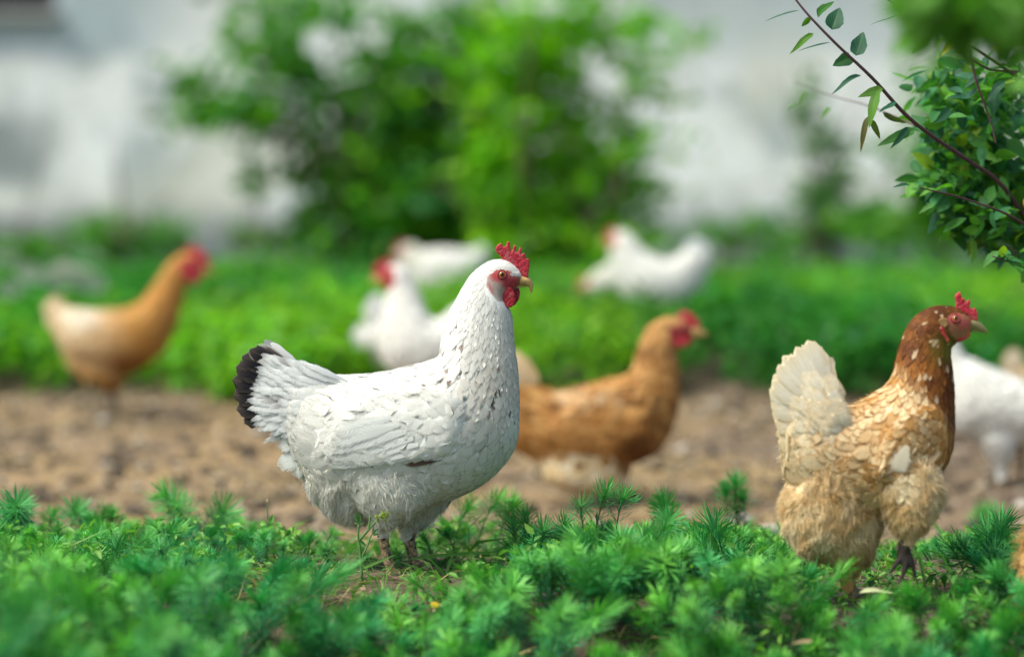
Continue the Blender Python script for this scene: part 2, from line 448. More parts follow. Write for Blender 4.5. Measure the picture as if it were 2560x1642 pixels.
def build_shrub(name, label, cat, base_px, Y, clumps, cols, size, stems, seed, per_m2=900, group=None):
    rng = np.random.default_rng(seed)
    b = P(base_px, 700, Y); b.z = float(gz(b.x, b.y))
    r = empty(name, b); tag(r, label, cat, group)
    off = np.array(b)
    tubes = []
    for (px, py) in stems:
        e = P(px, py, Y + rng.normal() * .2)
        m1 = b.lerp(e, .4) + Vector((rng.normal() * .08, rng.normal() * .08, .12))
        pts = smooth_path([b + Vector((rng.normal() * .06, rng.normal() * .06, -.05)), m1, e], 8) - off
        rr = .020 * (.7 + .6 * rng.random())
        tubes.append((pts, np.linspace(rr, rr * .3, len(pts))))
        for k in range(3):
            j = rng.integers(6, len(pts) - 2); q = pts[j]
            e2 = q + rng.normal(size=3) * .22 + np.array([0, 0, .22])
            tubes.append((smooth_path([q, (q + e2) / 2 + rng.normal(size=3) * .03, e2], 4), np.linspace(rr * .5, rr * .15, 9)))
    mesh_tubes('trunk', tubes, M['bark'], r, 6)
    C = clump_points(clumps, Y, rng, per_m2)
    V = leaf_cloud(C - off, size, rng, .6, .7)
    n = len(C); tpick = rng.random((n, 1)); 
    zt = sstep(0, 1, rng.random((n, 1)))
    cc = np.asarray(cols)
    col = cc[rng.integers(0, len(cc), n)] * (.8 + .4 * tpick)
    leaf_mesh('crown', V, col, M['shrub'], r)['kind'] = 'stuff'
    return r

DK = [(.06, .22, .016), (.10, .30, .015), (.16, .38, .02), (.06, .23, .06)]
BR = [(.16, .43, .012), (.22, .50, .015), (.12, .34, .02), (.30, .55, .02)]
build_shrub('box_elder', 'dark green shrub with branches spreading left before the white wall', 'shrub', 960, 12.4,
    [(560, 270, 150, 90, .5), (470, 230, 70, 60, .5), (620, 300, 160, 60, .5), (690, 60, 200, 90, .75), (760, 180, 110, 80, .6), (940, 330, 190, 170, 1.0), (1010, 470, 230, 120, 1.2), (860, 420, 120, 130, .8), (1060, 220, 170, 140, .8), (980, 560, 220, 80, 1.3), (1120, 60, 120, 100, .6), (1180, 330, 110, 170, .9), (1150, 560, 180, 90, 1.2), (880, 560, 120, 70, 1.0), (1210, 130, 80, 110, .6), (640, 420, 50, 60, .4)],
    DK, .085, [(700, 80), (560, 280), (950, 200), (1080, 150), (1000, 420), (850, 330), (720, 330)], 21, 1750)
build_shrub('maple_bush', 'bright yellow-green bush left of the far white hens', 'shrub', 1380, 11.2,
    [(1330, 60, 200, 130, .9), (1360, 260, 200, 150, 1.0), (1430, 430, 230, 130, 1.1), (1480, 560, 200, 90, 1.1), (1340, 610, 140, 110, 1.0), (1620, 90, 130, 90, .45), (1640, 200, 90, 60, .3), (1600, 330, 90, 80, .3), (1290, 440, 110, 120, .7), (1580, 470, 120, 90, .7), (1500, 60, 100, 90, .5), (1400, 690, 170, 70, 1.0), (1250, 660, 90, 60, .9), (1560, 630, 120, 60, .8)],
    BR, .075, [(1330, 60), (1420, 100), (1620, 120), (1500, 350), (1280, 300), (1560, 470)], 22, 1750)
build_shrub('maple_sapling', 'thin pale green sapling standing before the white wall', 'shrub', 2080, 13.6,
    [(1990, 270, 60, 50, .45), (2030, 350, 70, 60, .5), (2070, 420, 70, 70, .6), (2080, 520, 110, 70, .9), (2030, 220, 50, 50, .3)],
    [(.07, .20, .05), (.10, .23, .06)], .08, [(1990, 250), (2040, 340), (2100, 430)], 23, 1300)
build_shrub('elder_bush', 'dark green bush by the wall behind the apple branches', 'shrub', 2380, 13.0,
    [(2350, 250, 110, 150, .8), (2400, 430, 170, 140, 1.0), (2300, 570, 200, 70, 1.1), (2500, 540, 140, 120, 1.0)],
    DK, .08, [(2350, 200), (2420, 300), (2300, 480), (2500, 450)], 24, 1700)
build_shrub('nettle_clump', 'low dark weeds against the plinth at the left', 'plant', 320, 14.6,
    [(310, 590, 150, 55, 1.1), (420, 620, 80, 40, 1.0)], DK, .06, [(300, 560), (360, 570)], 25, 2600)

for (bx, Yw, cl, lab, sd) in ((700, 14.4, [(640, 610, 90, 45, 1.0), (780, 600, 120, 60, 1.1)], 'dark weed clump against the plinth left of the dark shrub', 26), (1800, 14.2, [(1780, 590, 90, 50, 1.0), (1880, 600, 120, 45, 1.0)], 'weed clump by the wall right of the bright bush', 27), (2080, 14.0, [(2020, 590, 120, 50, 1.0), (2150, 570, 120, 70, 1.1)], 'weed clump at the foot of the pale sapling', 28), (60, 14.4, [(40, 620, 110, 40, .9), (160, 625, 90, 35, .9)], 'low weed clump by the wall at the far left', 29)):
    build_shrub('nettle_clump', lab, 'plant', bx, Yw, cl, DK, .06, [(bx - 30, 590), (bx + 40, 580)], sd, 1900)

# ------------------------------------------------------------------ the green bank behind the dirt
def build_bank():
    rng = np.random.default_rng(31)
    n = 72000
    y = 6.45 + (15.8 - 6.45) * rng.random(n) ** 1.5
    x = (rng.random(n) * 2 - 1) * (.26 * y + .5)
    edge = 6.50 + .9 * (fbm(x * 1.6 + 4, x * 0 + 2.) - .35) + .6 * (fbm(x * 4, y * 4) - .5) + .32 * sstep(-.4, -1.3, x) * 0 - .25 * sstep(.3, 1.1, x)
    k = y > edge
    x, y = x[k], y[k]; n = len(x)
    tall = .10 + .14 * fbm(x * 1.7, y * 1.1 + 30) ** 1.2 + .05 * rng.random(n)
    tall *= .55 + 1.5 * (fbm(x * 5, y * 3) - .3)
    tall = tall * (1 - .35 * sstep(9, 13, y))
    h = tall * rng.random(n) ** .55
    C = np.stack([x, y, gz(x, y) + h], 1)
    V = leaf_cloud(C, .045, rng, 1.1, .55)
    q = fbm(x * .9 + 50, y * .6)[:, None]
    a = np.array([.055, .235, .03]); b = np.array([.22, .44, .02]); e = np.array([.06, .30, .11])
    col = lerp(a, b, np.clip((q - .36) * 5, 0, 1)); col = lerp(col, e, np.clip(rng.random((n, 1)) * 1.6 - .9, 0, 1))
    col *= (.75 + .5 * rng.random((n, 1))) * (.55 + .9 * np.clip(fbm(x * 2.1 + 9, y * 1.3 + 4), .2, .8)[:, None])
    leaf_mesh('meadow', V, col, M['shrub'])
    tag(bpy.data.objects['meadow'], 'lush low green weeds covering the bank behind the hens', 'weeds', kind='stuff')
build_bank()

# white flowers at the left of the bank
def build_flowers():
    rng = np.random.default_rng(5)
    wm = mat_plain('petal_white', (.80, .80, .74), .6, .2, 40, .1); ym = mat_plain('flower_eye', (.5, .35, .05), .7, .2, 100, .2)
    spots = [(28, 722), (78, 682), (140, 690), (165, 678), (205, 690), (190, 702), (150, 705), (235, 706)]
    words = ['leftmost low', 'left upper', 'first of the cluster', 'top of the cluster', 'right upper of the cluster', 'middle of the cluster', 'lower of the cluster', 'rightmost faint']
    for (px, py), w in zip(spots, words):
        Y = 7.5
        c = P(px, py, Y); g = float(gz(c.x, c.y))
        r = empty('white_flower', (c.x, c.y, g)); tag(r, 'small white flower on the far left of the bank, ' + w, 'flower', 'white flowers on the bank')
        h = max(c.z - g, .06)
        mesh_tubes('stem', [(smooth_path([(0, 0, -.01), (.004, 0, h * .5), (0, 0, h)], 4), np.full(9, .0015))], M['stem'], r, 5)
        bm = bmesh.new()
        for k in range(11):
            a = k / 11 * 6.283; d = Vector((math.cos(a), -.55 * math.sin(a) - .2, math.sin(a) * .8)); s = Vector((-math.sin(a), -.5 * math.cos(a), math.cos(a) * .8))
            o = Vector((0, -.003, h)); R = .046
            vs_ = [bm.verts.new(o + d * .003), bm.verts.new(o + d * R * .7 + s * .013), bm.verts.new(o + d * R), bm.verts.new(o + d * R * .7 - s * .013)]
            bm.faces.new(vs_)
        me = bpy.data.meshes.new('petals'); bm.to_mesh(me); bm.free(); link('petals', me, wm, r)
        bm = bmesh.new(); bmesh.ops.create_uvsphere(bm, u_segments=8, v_segments=6, radius=.005); bmesh.ops.translate(bm, verts=bm.verts, vec=(0, -.004, h))
        me = bpy.data.meshes.new('flower_eye'); bm.to_mesh(me); bm.free(); link('flower_eye', me, ym, r)
build_flowers()

# ------------------------------------------------------------------ litter on the dirt
def build_litter():
    rng = np.random.default_rng(41)
    n = 15000
    y = 3.75 + 3.1 * rng.random(n); x = (rng.random(n) * 2 - 1) * (.25 * y + .25)
    dens = fbm(x * 2.2 + 3, y * 1.6 + 8); k = rng.random(n) < np.clip((dens - .3) * 3.2, .05, 1) * (1 - .75 * sstep(.35, .9, x))
    x, y = x[k], y[k]; n = len(x)
    C = np.stack([x, y, gz(x, y) + .004 + .012 * rng.random(n)], 1)
    a = rng.random(n) * 6.283; d = np.stack([np.cos(a), np.sin(a), rng.normal(size=n) * .18], 1)
    s = unit(np.cross(d, np.array([0, 0, 1.]))); L = (.012 + .035 * rng.random(n) ** 2)[:, None]; W = (.0008 + .0014 * rng.random(n))[:, None]
    V = np.stack([C - d * L - s * W, C - d * L + s * W, C + d * L + s * W, C + d * L - s * W], 1)
    col = np.array([.50, .36, .17]) * (.5 + .8 * rng.random((n, 1))) + np.array([.06, .05, .04]) * rng.random((n, 1))
    o = cards(V, 'straw_litter', M['straw'], col); tag(o, 'scattered dry straw and stalks on the bare dirt', 'straw', kind='stuff')
    # clods
    n = 4200
    y = 3.7 + 3.0 * rng.random(n); x = (rng.random(n) * 2 - 1) * (.25 * y + .25)
    sz = .004 + .016 * rng.random(n) ** 3
    bm = bmesh.new(); bmesh.ops.create_icosphere(bm, subdivisions=1, radius=1); bm.verts.ensure_lookup_table()
    sv = np.array([v.co[:] for v in bm.verts]); sf = np.array([[v.index for v in f.verts] for f in bm.faces]); bm.free()
    V = sv[None] * (1 + .28 * rng.normal(size=(n, len(sv), 1))) * sz[:, None, None] * np.array([1.2, 1.1, .7])
    V += np.stack([x, y, gz(x, y) + sz * .2], 1)[:, None]
    F = (sf[None] + (np.arange(n) * len(sv))[:, None, None]).reshape(-1, 3)
    pal = np.array([(.10, .075, .055), (.20, .15, .11), (.34, .27, .20), (.45, .40, .35), (.06, .05, .045)])
    col = pal[rng.choice(5, n, p=[.3, .3, .2, .08, .12])]
    o = link('soil_clods', mesh_np('soil_clods', V.reshape(-1, 3), F, {'col': np.repeat(col, len(sv), 0), 'fuv': np.zeros((n * len(sv), 3))}), M['straw'])
    tag(o, 'crumbled clods and pebbles strewn over the bare dirt', 'clods', kind='stuff')
    # stones that stand out
    for i, (px, py, Y, r, c, lab) in enumerate(((162, 1237, 4.05, .014, (.62, .56, .52), 'pale pinkish stone on the dirt at the far left'),
                                    (612, 1255, 4.0, .013, (.13, .13, .17), 'dark bluish stone on the dirt near the grass stalk'),
                                    (106, 1203, 4.2, .014, (.06, .05, .035), 'dark brown clod on the dirt at the left'),
                                    (238, 1206, 4.2, .013, (.07, .055, .035), 'dark clod right of the pale stone'),
                                    (1850, 1150, 4.5, .022, (.42, .37, .40), 'pale grey stone on the dirt left of the laced brown hen'),
                                    (1615, 1315, 3.95, .018, (.40, .36, .38), 'grey stone half behind the spurge below the tan hen'),
                                    (1930, 1215, 4.2, .026, (.45, .40, .36), 'pale flat stone beside the laced brown hen'))):
        p = P(px, py, Y); z = float(gz(p.x, p.y))
        bm = bmesh.new(); bmesh.ops.create_icosphere(bm, subdivisions=3, radius=r)
        for v in bm.verts:
            nn = .25 * (fbm(v.co.x / r * 1.3 + i * 7, v.co.y / r * 1.3 + v.co.z / r, 3) - .45)
            v.co *= 1 + float(nn); v.co.z *= .7; v.co.x *= 1.15
        me = bpy.data.meshes.new('stone'); bm.to_mesh(me); bm.free()
        me.polygons.foreach_set('use_smooth', np.ones(len(me.polygons), bool))
        o = link('stone', me, mat_plain('stone_grey', c, .9, .2, 90, .5)); o.location = (p.x, p.y, z + r * .3)
        tag(o, lab, 'stone')
build_litter()
# ------------------------------------------------------------------ hens
def catmull(A, n):
    A = np.asarray(A, float); m = len(A); out = []
    for i in range(m - 1):
        p0 = A[max(i - 1, 0)]; p1 = A[i]; p2 = A[i + 1]; p3 = A[min(i + 2, m - 1)]
        for t in np.linspace(0, 1, n, endpoint=False):
            out.append(.5 * (2 * p1 + (p2 - p0) * t + (2 * p0 - 5 * p1 + 4 * p2 - p3) * t * t + (3 * p1 - p0 - 3 * p2 + p3) * t ** 3))
    out.append(A[-1]); return np.array(out)

def loft(T, B, w, sub=4, sides=28, waxis=None, sq=1.0):
    n = len(T)
    D = catmull(np.concatenate([np.asarray(T), np.asarray(B), np.asarray(w)[:, None]], 1), sub)
    T, B, w = D[:, :3], D[:, 3:6], np.maximum(D[:, 6], 1e-4)
    Cc = (T + B) / 2; H = (T - B) / 2
    if waxis is None: W = np.tile(np.array([0, 1., 0]), (len(T), 1))
    else: W = waxis(T, B, Cc)
    th = np.linspace(0, 2 * math.pi, sides, endpoint=False)
    co = np.sign(np.cos(th)) * np.abs(np.cos(th)) ** sq; si = np.sign(np.sin(th)) * np.abs(np.sin(th)) ** sq
    R = Cc[:, None] + H[:, None] * co[None, :, None] + W[:, None] * w[:, None, None] * si[None, :, None]
    m = len(T)
    V = np.concatenate([R.reshape(-1, 3), Cc[:1], Cc[-1:]])
    F = []
    for i in range(m - 1):
        for j in range(sides):
            k = (j + 1) % sides
            F.append((i * sides + j, i * sides + k, (i + 1) * sides + k, (i + 1) * sides + j))
    for j in range(sides):
        k = (j + 1) % sides
        F.append((m * sides, k, j)); F.append((m * sides + 1, (m - 1) * sides + j, (m - 1) * sides + k))
    flow = unit(np.gradient(R, axis=0)).reshape(-1, 3)
    flow = np.concatenate([flow, flow[:1], flow[-1:]])
    s = np.concatenate([np.repeat(np.linspace(0, 1, m), sides), [0, 1]])
    return V, F, flow, s

def remesh(V, F, voxel, smooth=4, fac=.5, name='body'):
    me = bpy.data.meshes.new(name + '_src'); me.from_pydata([tuple(v) for v in V], [], F)
    bm = bmesh.new(); bm.from_mesh(me); bmesh.ops.recalc_face_normals(bm, faces=bm.faces); bm.to_mesh(me); bm.free()
    o = bpy.data.objects.new('tmp', me); COL.objects.link(o)
    r = o.modifiers.new('r', 'REMESH'); r.mode = 'VOXEL'; r.voxel_size = voxel
    if smooth:
        q = o.modifiers.new('s', 'SMOOTH'); q.factor = fac; q.iterations = smooth
    dg = bpy.context.evaluated_depsgraph_get()
    out = bpy.data.meshes.new_from_object(o.evaluated_get(dg)); out.name = name
    bpy.data.objects.remove(o); bpy.data.meshes.remove(me)
    out.polygons.foreach_set('use_smooth', np.ones(len(out.polygons), bool))
    return out

def verts_of(me):
    a = np.empty(len(me.vertices) * 3, np.float32); me.vertices.foreach_get('co', a); return a.reshape(-1, 3).astype(float)

def slab(name, poly, y0, y1, voxel, smooth=3):
    """poly: list of (x,z) local -> rounded slab between y0 and y1"""
    bm = bmesh.new()
    a = [bm.verts.new((x, y0, z)) for x, z in poly]; b = [bm.verts.new((x, y1, z)) for x, z in poly]
    bm.faces.new(a); bm.faces.new(b[::-1]); n = len(poly)
    for i in range(n): bm.faces.new((a[i], b[i], b[(i + 1) % n], a[(i + 1) % n]))
    bmesh.ops.recalc_face_normals(bm, faces=bm.faces); bmesh.ops.triangulate(bm, faces=bm.faces)
    V = [v.co[:] for v in bm.verts]; bm.verts.index_update(); F = [[v.index for v in f.verts] for f in bm.faces]; bm.free()
    out = remesh(V, F, voxel, smooth, .5, name)
    q = verts_of(out); N = np.empty(len(q) * 3); out.vertices.foreach_get('normal', N); N = N.reshape(-1, 3)
    q = q + N * ((fbm(q[:, 0] * 420 + 7, q[:, 2] * 420 + q[:, 1] * 300, 3) - .44) * .0016)[:, None]
    out.vertices.foreach_set('co', q.astype(np.float32).ravel()); out.update()
    return out

FR, FC = 6, 5
def feather_grid(R, C):
    i = np.arange((R - 1) * (C - 1)); r = i // (C - 1); c = i % (C - 1); a = r * C + c
    return np.stack([a, a + 1, a + C + 1, a + C], 1)

def big_feather(name, base, tip, width, out, bend, col, edge, parent, seed, R=12, C=7, cup=.25, tipround=.84, ragged=.05, colfn=None):
    """one large quill feather as an object; base/tip local points, out = side it bulges to"""
    rng = np.random.default_rng(seed)
    base = np.array(base, float); tip = np.array(tip, float); out = unit(np.array(out, float))
    d = tip - base; L = np.linalg.norm(d); d /= L
    out = unit(out - d * out.dot(d)); side = np.cross(out, d)
    v = 1 - (1 - np.linspace(0, 1, R)) ** 1.9; u = np.linspace(-1, 1, C)
    prof = np.minimum(1, .25 + 1.6 * v) * np.sqrt(np.clip(1 - np.clip((v - tipround) / (1 - tipround), 0, 1) ** 2.0 * .97, 0, 1))
    U, Vv = np.meshgrid(u, v)
    vr = Vv - .03 * U ** 2 * Vv * (Vv > .5) + rng.normal(size=U.shape) * ragged * .35 * (np.abs(U) > .9) * (Vv > .25)
    wj = 1 + rng.normal(size=U.shape) * ragged * (np.abs(U) > .9)
    pos = base + d * (vr * L)[..., None] + side * (U * prof[:, None] * width * .5 * wj)[..., None]
    pos = pos + out * ((4 * bend * vr * (1 - vr)) * L - cup * np.abs(U) ** 2 * prof[:, None] * width * .5)[..., None]
    n = R * C
    cl = np.tile(np.array(col, float), (n, 1)); ed = np.tile(np.array(edge, float), (n, 1))
    if colfn is not None: pass
    fuv = np.stack([U.ravel(), Vv.ravel(), np.full(n, rng.random())], 1)
    return link(name, mesh_np(name, pos.reshape(-1, 3), feather_grid(R, C), {'col': cl, 'edge': ed, 'fuv': fuv}), M['feather' if colfn == 'fray' else 'quill'], parent)

def inpoly_sd(px, py, poly):
    """signed distance (positive inside) of points to polygon"""
    poly = np.asarray(poly, float); a = poly; b = np.roll(poly, -1, 0)
    ins = np.zeros(len(px), bool); dmin = np.full(len(px), 1e9)
    for (x0, y0), (x1, y1) in zip(a, b):
        cond = ((y0 > py) != (y1 > py)) & (px < (x1 - x0) * (py - y0) / (y1 - y0 + 1e-12) + x0); ins ^= cond
        ex, ey = x1 - x0, y1 - y0; t = np.clip(((px - x0) * ex + (py - y0) * ey) / (ex * ex + ey * ey + 1e-12), 0, 1)
        dmin = np.minimum(dmin, np.hypot(px - x0 - t * ex, py - y0 - t * ey))
    return np.where(ins, dmin, -dmin)

TORSO, THIGH, FLUFF, LEG, WING = 0, 1, 2, 3, 4

def build_hen(cfg):
    rng = np.random.default_rng(cfg['seed'])
    X0, Y0, S = cfg['crop']; Y = cfg['Y']; ox, oy = cfg['origin']; k = Y / FPX; u = k / S
    w0 = P(ox, oy, Y)
    root = empty(cfg.get('name', 'hen'), w0, cfg.get('yaw', 0.0))
    tag(root, cfg['label'], cfg.get('cat', 'hen'), cfg.get('group'))
    Lc = lambda cx, cz, cy=0.0: np.array([(X0 + cx / S - ox) * k, cy * u, (oy - (Y0 + cz / S)) * k])
    def toC(p): return (p[..., 0] / k + ox - X0) * S, (oy - p[..., 2] / k - Y0) * S
    pieces = []   # V,F,flow,s,region
    def add(V, F, fl, s, reg): pieces.append((V, F, fl, s, np.full(len(V), reg)))
    st = cfg['torso']
    T = [Lc(a[0], a[1]) for a in st]; B = [Lc(a[2], a[3]) for a in st]; w = [a[4] * u for a in st]
    V, F, fl, s = loft(T, B, w, 4, 32); add(V, F, -fl, s, TORSO)
    tb = BVHTree.FromPolygons([tuple(v) for v in V], F)
    for lb in cfg.get('lobes', []):
        T = [Lc(a[0], a[1], lb['y']) for a in lb['st']]; B = [Lc(a[2], a[3], lb['y']) for a in lb['st']]
        V, F, fl, s = loft(T, B, [a[4] * u for a in lb['st']], 4, 24); add(V, F, fl, s, lb['region'])
    for tp in cfg.get('legs', []):
        pts = catmull([np.append(Lc(a[0], a[1], a[2]), a[3] * u) for a in tp], 4)
        V, F = tube_np(pts[:, :3], pts[:, 3], 10)
        F = [tuple(dict.fromkeys(f)) for f in F]
        fl = unit(np.gradient(pts[:, :3], axis=0)); fl = np.concatenate([np.repeat(fl, 10, 0), fl[:1], fl[-1:]])
        add(V, F, fl, np.zeros(len(V)), LEG)
    wing_surf = {}
    if 'wing' in cfg:
        for sgn in (-1, 1):
            Ts, Bs, ws = [], [], []
            for (x1, z1, x2, z2, wt) in cfg['wing']:
                q = []
                for (cx, cz) in ((x1, z1), (x2, z2)):
                    o = Lc(cx, cz, 0); hit = tb.ray_cast(Vector((o[0], sgn * 1.0, o[2])), Vector((0, -sgn, 0)))[0]
                    q.append(np.array(hit) if hit else o)
                Ts.append(q[0]); Bs.append(q[1]); ws.append(wt * u)
            Ts = np.array(Ts); Bs = np.array(Bs)
            def wax(T, B, Cc, sgn=sgn):
                g = np.gradient(Cc, axis=0); a = unit(np.cross(T - B, g)); a[(a[:, 1] * sgn) < 0] *= -1; return a
            V, F, fl, s = loft(Ts, Bs, ws, 5, 24, wax)
            V = V + np.array([0, sgn * cfg.get('wing_out', 8) * u, 0])
            add(V, F, fl, s, WING)
    # ---- one continuous body
    off = 0; AV, AF, AFl, AS, AR = [], [], [], [], []
    for V, F, fl, s, r in pieces:
        AV.append(V); AF += [tuple(i + off for i in f) for f in F]; AFl.append(fl); AS.append(s); AR.append(r); off += len(V)
    AV = np.concatenate(AV); AFl = np.concatenate(AFl); AS = np.concatenate(AS); AR = np.concatenate(AR)
    me = remesh(AV, AF, cfg['voxel'], cfg.get('smooth', 4))
    kd = KDTree(len(AV))
    for i, v in enumerate(AV): kd.insert(v, i)
    kd.balance()
    BV = verts_of(me)
    near = np.array([kd.find(v)[1] for v in BV])
    cx, cz = toC(BV); reg = AR[near]; ss = AS[near]
    colfn = cfg['colour']
    base, _ = colfn(cx, cz, ss, reg, BV[:, 1] / u, rng)
    face = cfg.get('face'); fsd = np.full(len(BV), -99.)
    if face is not None: fsd = inpoly_sd(cx, cz, face)
    fm = np.clip(fsd / (6 * S / 1.75) + .5, 0, 1) * (reg == TORSO)
    fcl = cfg.get('face_col', (.30, .035, .04)); fcl = fcl(cx, cz) if callable(fcl) else np.array(fcl)
    bc = lerp(base, fcl, fm[:, None])
    legm = (reg == LEG).astype(float)
    lcol = cfg.get('leg_col', (.42, .30, .17)); lcol = lcol(cx, cz) if callable(lcol) else np.array(lcol)
    bc = lerp(bc, lcol, legm[:, None])
    bc = np.clip(bc, 0.0, 1.0)
    add_attrs(me, {'col': bc, 'skin': fm, 'scaly': legm})
    body = link('body', me, M['body'], root)
    # ---- feathers
    nF = len(me.polygons)
    area = np.empty(nF); me.polygons.foreach_get('area', area)
    lv = np.array([p.vertices[0] for p in me.polygons])
    radv = cfg['spacing'](cx, cz, ss, reg)          # metres, inf = none
    radv = np.where(fm > .5, np.inf, radv); radv = np.where(reg == LEG, np.inf, radv)
    wgt = area / radv[lv] ** 2
    wgt[~np.isfinite(wgt)] = 0
    tot = int(wgt.sum() * 3.2) + 10
    pick = rng.choice(nF, tot, p=wgt / wgt.sum())
    bvh = BVHTree.FromPolygons([tuple(v) for v in BV], [tuple(p.vertices) for p in me.polygons])
    grid = {}; cell = .012; sel = []
    polys = me.polygons
    PV = np.array([list(polys[int(i)].vertices)[:4] + [polys[int(i)].vertices[0]] * (4 - len(polys[int(i)].vertices)) for i in pick])
    ru, rv = rng.random((tot, 1)), rng.random((tot, 1))
    cand = (BV[PV[:, 0]] * (1 - ru) + BV[PV[:, 1]] * ru) * (1 - rv) + (BV[PV[:, 3]] * (1 - ru) + BV[PV[:, 2]] * ru) * rv
    for i in range(tot):
        p = cand[i]; r = radv[PV[i, 0]]
        key = (int(p[0] // cell), int(p[1] // cell), int(p[2] // cell)); ok = True
        nr = 1
        for a in range(key[0] - nr, key[0] + nr + 1):
            for b in range(key[1] - nr, key[1] + nr + 1):
                for c in range(key[2] - nr, key[2] + nr + 1):
                    for q in grid.get((a, b, c), ()):
                        e = p - q
                        if e[0] * e[0] + e[1] * e[1] + e[2] * e[2] < r * r: ok = False; break
                    if not ok: break
                if not ok: break
            if not ok: break
        if ok: grid.setdefault(key, []).append(p); sel.append(i)
    sel = np.array(sel)
    Pn = cand[sel]; vi = PV[sel, 0]
    fl = AFl[near[vi]]; rg = reg[vi]; sv = ss[vi]; fcx, fcz = toC(Pn)
    L_, W_, lift_ = cfg['size'](fcx, fcz, sv, rg, rng)
    fc, fe = colfn(fcx, fcz, sv, rg, Pn[:, 1] / u, rng)
    if cfg.get('streak'): dkf = (fc.mean(1) < .35) & (rg == TORSO); W_ = np.where(dkf, W_ * .42, W_); L_ = np.where(dkf, L_ * .62, L_)
    n = len(sel); rows = np.zeros((n, FR, 3)); nrms = np.zeros((n, FR, 3)); dirs = np.zeros((n, FR, 3))
    wob = rng.normal(size=n) * cfg.get('wobble', .11) * np.clip(W_ / .016, .5, 1.2)
    for i in range(n):
        p = Vector(Pn[i]); loc, nr, _, _ = bvh.find_nearest(p)
        d = Vector(fl[i]); d = d - nr * d.dot(nr)
        if d.length < 1e-6: d = Vector((-1, 0, 0))
        d.normalize(); d = (Matrix.Rotation(wob[i], 3, nr) @ d)
        step = L_[i] / (FR - 1); loc = loc.copy()
        for r in range(FR):
            rows[i, r] = loc; nrms[i, r] = nr; dirs[i, r] = d
            q = loc + d * step; l2, n2, _, ds = bvh.find_nearest(q)
            if ds is None or ds > step * 1.2: l2 = q; n2 = nr
            nn = (nr * .55 + n2 * .45).normalized(); l2 = Vector(l2)
            dd = l2 - loc
            d = dd.normalized() if dd.length > 1e-6 else d
            nr = nn; loc = l2
    v = np.linspace(0, 1, FR); uu = np.linspace(-1, 1, FC)
    prof = np.array([.35, .8, 1, 1, .82, .38])
    sd = unit(np.cross(nrms, dirs))
    jit = 1 + rng.normal(size=(n, FR, FC)) * .09 * (np.abs(uu) > .9)[None, None]
    Wm = (W_[:, None, None] * .5 * prof[None, :, None] * uu[None, None, :] * jit)
    lf = lift_[:, None] * v[None] ** 1.3 + ((-.0008 + .0014 * v[None]) + rng.random((n, 1)) * .0007) * np.clip(W_ / .02, .3, 1)[:, None]
    cup = (np.abs(uu) ** 2)[None, None, :] * W_[:, None, None] * .03
    back = (uu ** 2)[None, None, :] * (v ** 2)[None, :, None] * L_[:, None, None] * .16 + rng.normal(size=(n, FR, FC)) * .05 * L_[:, None, None] * (np.abs(uu) > .4)[None, None] * (v > .5)[None, :, None]
    G = rows[:, :, None] + sd[:, :, None] * Wm[..., None] + nrms[:, :, None] * (lf[:, :, None] - cup)[..., None] - dirs[:, :, None] * back[..., None]
    fuv = np.zeros((n, FR, FC, 3)); fuv[..., 0] = uu[None, None]; fuv[..., 1] = v[None, :, None]; fuv[..., 2] = rng.random((n, 1, 1))
    def emit(name, mask, parent):
        m = int(mask.sum())
        if m == 0: return None
        Fq = (feather_grid(FR, FC)[None] + (np.arange(m) * FR * FC)[:, None, None]).reshape(-1, 4)
        rep = lambda a: np.repeat(a[mask], FR * FC, 0)
        o = link(name, mesh_np(name, G[mask].reshape(-1, 3), Fq, {'col': np.clip(rep(fc), 0, 1), 'edge': np.clip(rep(fe), 0, 1), 'fuv': fuv[mask].reshape(-1, 3)}), M['feather'], parent)
        o['kind'] = 'stuff'; return o
    emit('plumage', rg != WING, root)
    wings = {}
    if 'wing' in cfg:
        for sgn in (-1, 1):
            wings[sgn] = emit('wing', (rg == WING) & (np.sign(Pn[:, 1]) == sgn), root)
            if wings[sgn] is not None: del wings[sgn]['kind']
    # ---- down strands
    ns = cfg.get('strands', 0)
    if ns:
        sw = cfg['strand_weight'](cx, cz, ss, reg)[lv] * area * (fm[lv] < .5); sw = sw / sw.sum()
        pk = rng.choice(nF, ns, p=sw); vv = np.array([list(polys[int(i)].vertices)[:3] for i in pk])
        bary = rng.dirichlet((1, 1, 1), ns)
        Q = (BV[vv] * bary[..., None]).sum(1)
        N = np.empty(len(me.vertices) * 3); me.vertices.foreach_get('normal', N); N = N.reshape(-1, 3)[vv[:, 0]]
        f = AFl[near[vv[:, 0]]]; f = unit(f - N * (f * N).sum(1, keepdims=True))
        clum = np.stack([vnoise(Q[:, 0] * 90 + j * 13, Q[:, 2] * 90 + Q[:, 1] * 60) - .5 for j in range(3)], 1)
        d = unit(f * .6 + N * .42 + clum * 2.0 + rng.normal(size=(ns, 3)) * .22)
        Ls = (cfg.get('strand_len', .022) * (.5 + .8 * rng.random(ns)))[:, None]
        sdv = unit(np.cross(d, rng.normal(size=(ns, 3)))); Wd = .00042 * cfg.get('strand_w', 1.0)
        a0 = Q + N * .001; a1 = a0 + d * Ls * .5; a2 = a0 + d * Ls + np.array([0, 0, -.12]) * Ls + f * Ls * .15 - N * Ls * .12
        V5 = np.stack([a0 - sdv * Wd, a0 + sdv * Wd, a1 + sdv * Wd * .9, a1 - sdv * Wd * .9, a2], 1)
        c5, _ = colfn(*toC(Q), ss[vv[:, 0]], reg[vv[:, 0]], Q[:, 1] / u, rng)
        c5 = np.clip(c5 * (.85 + .3 * rng.random((ns, 1))), 0, 1)
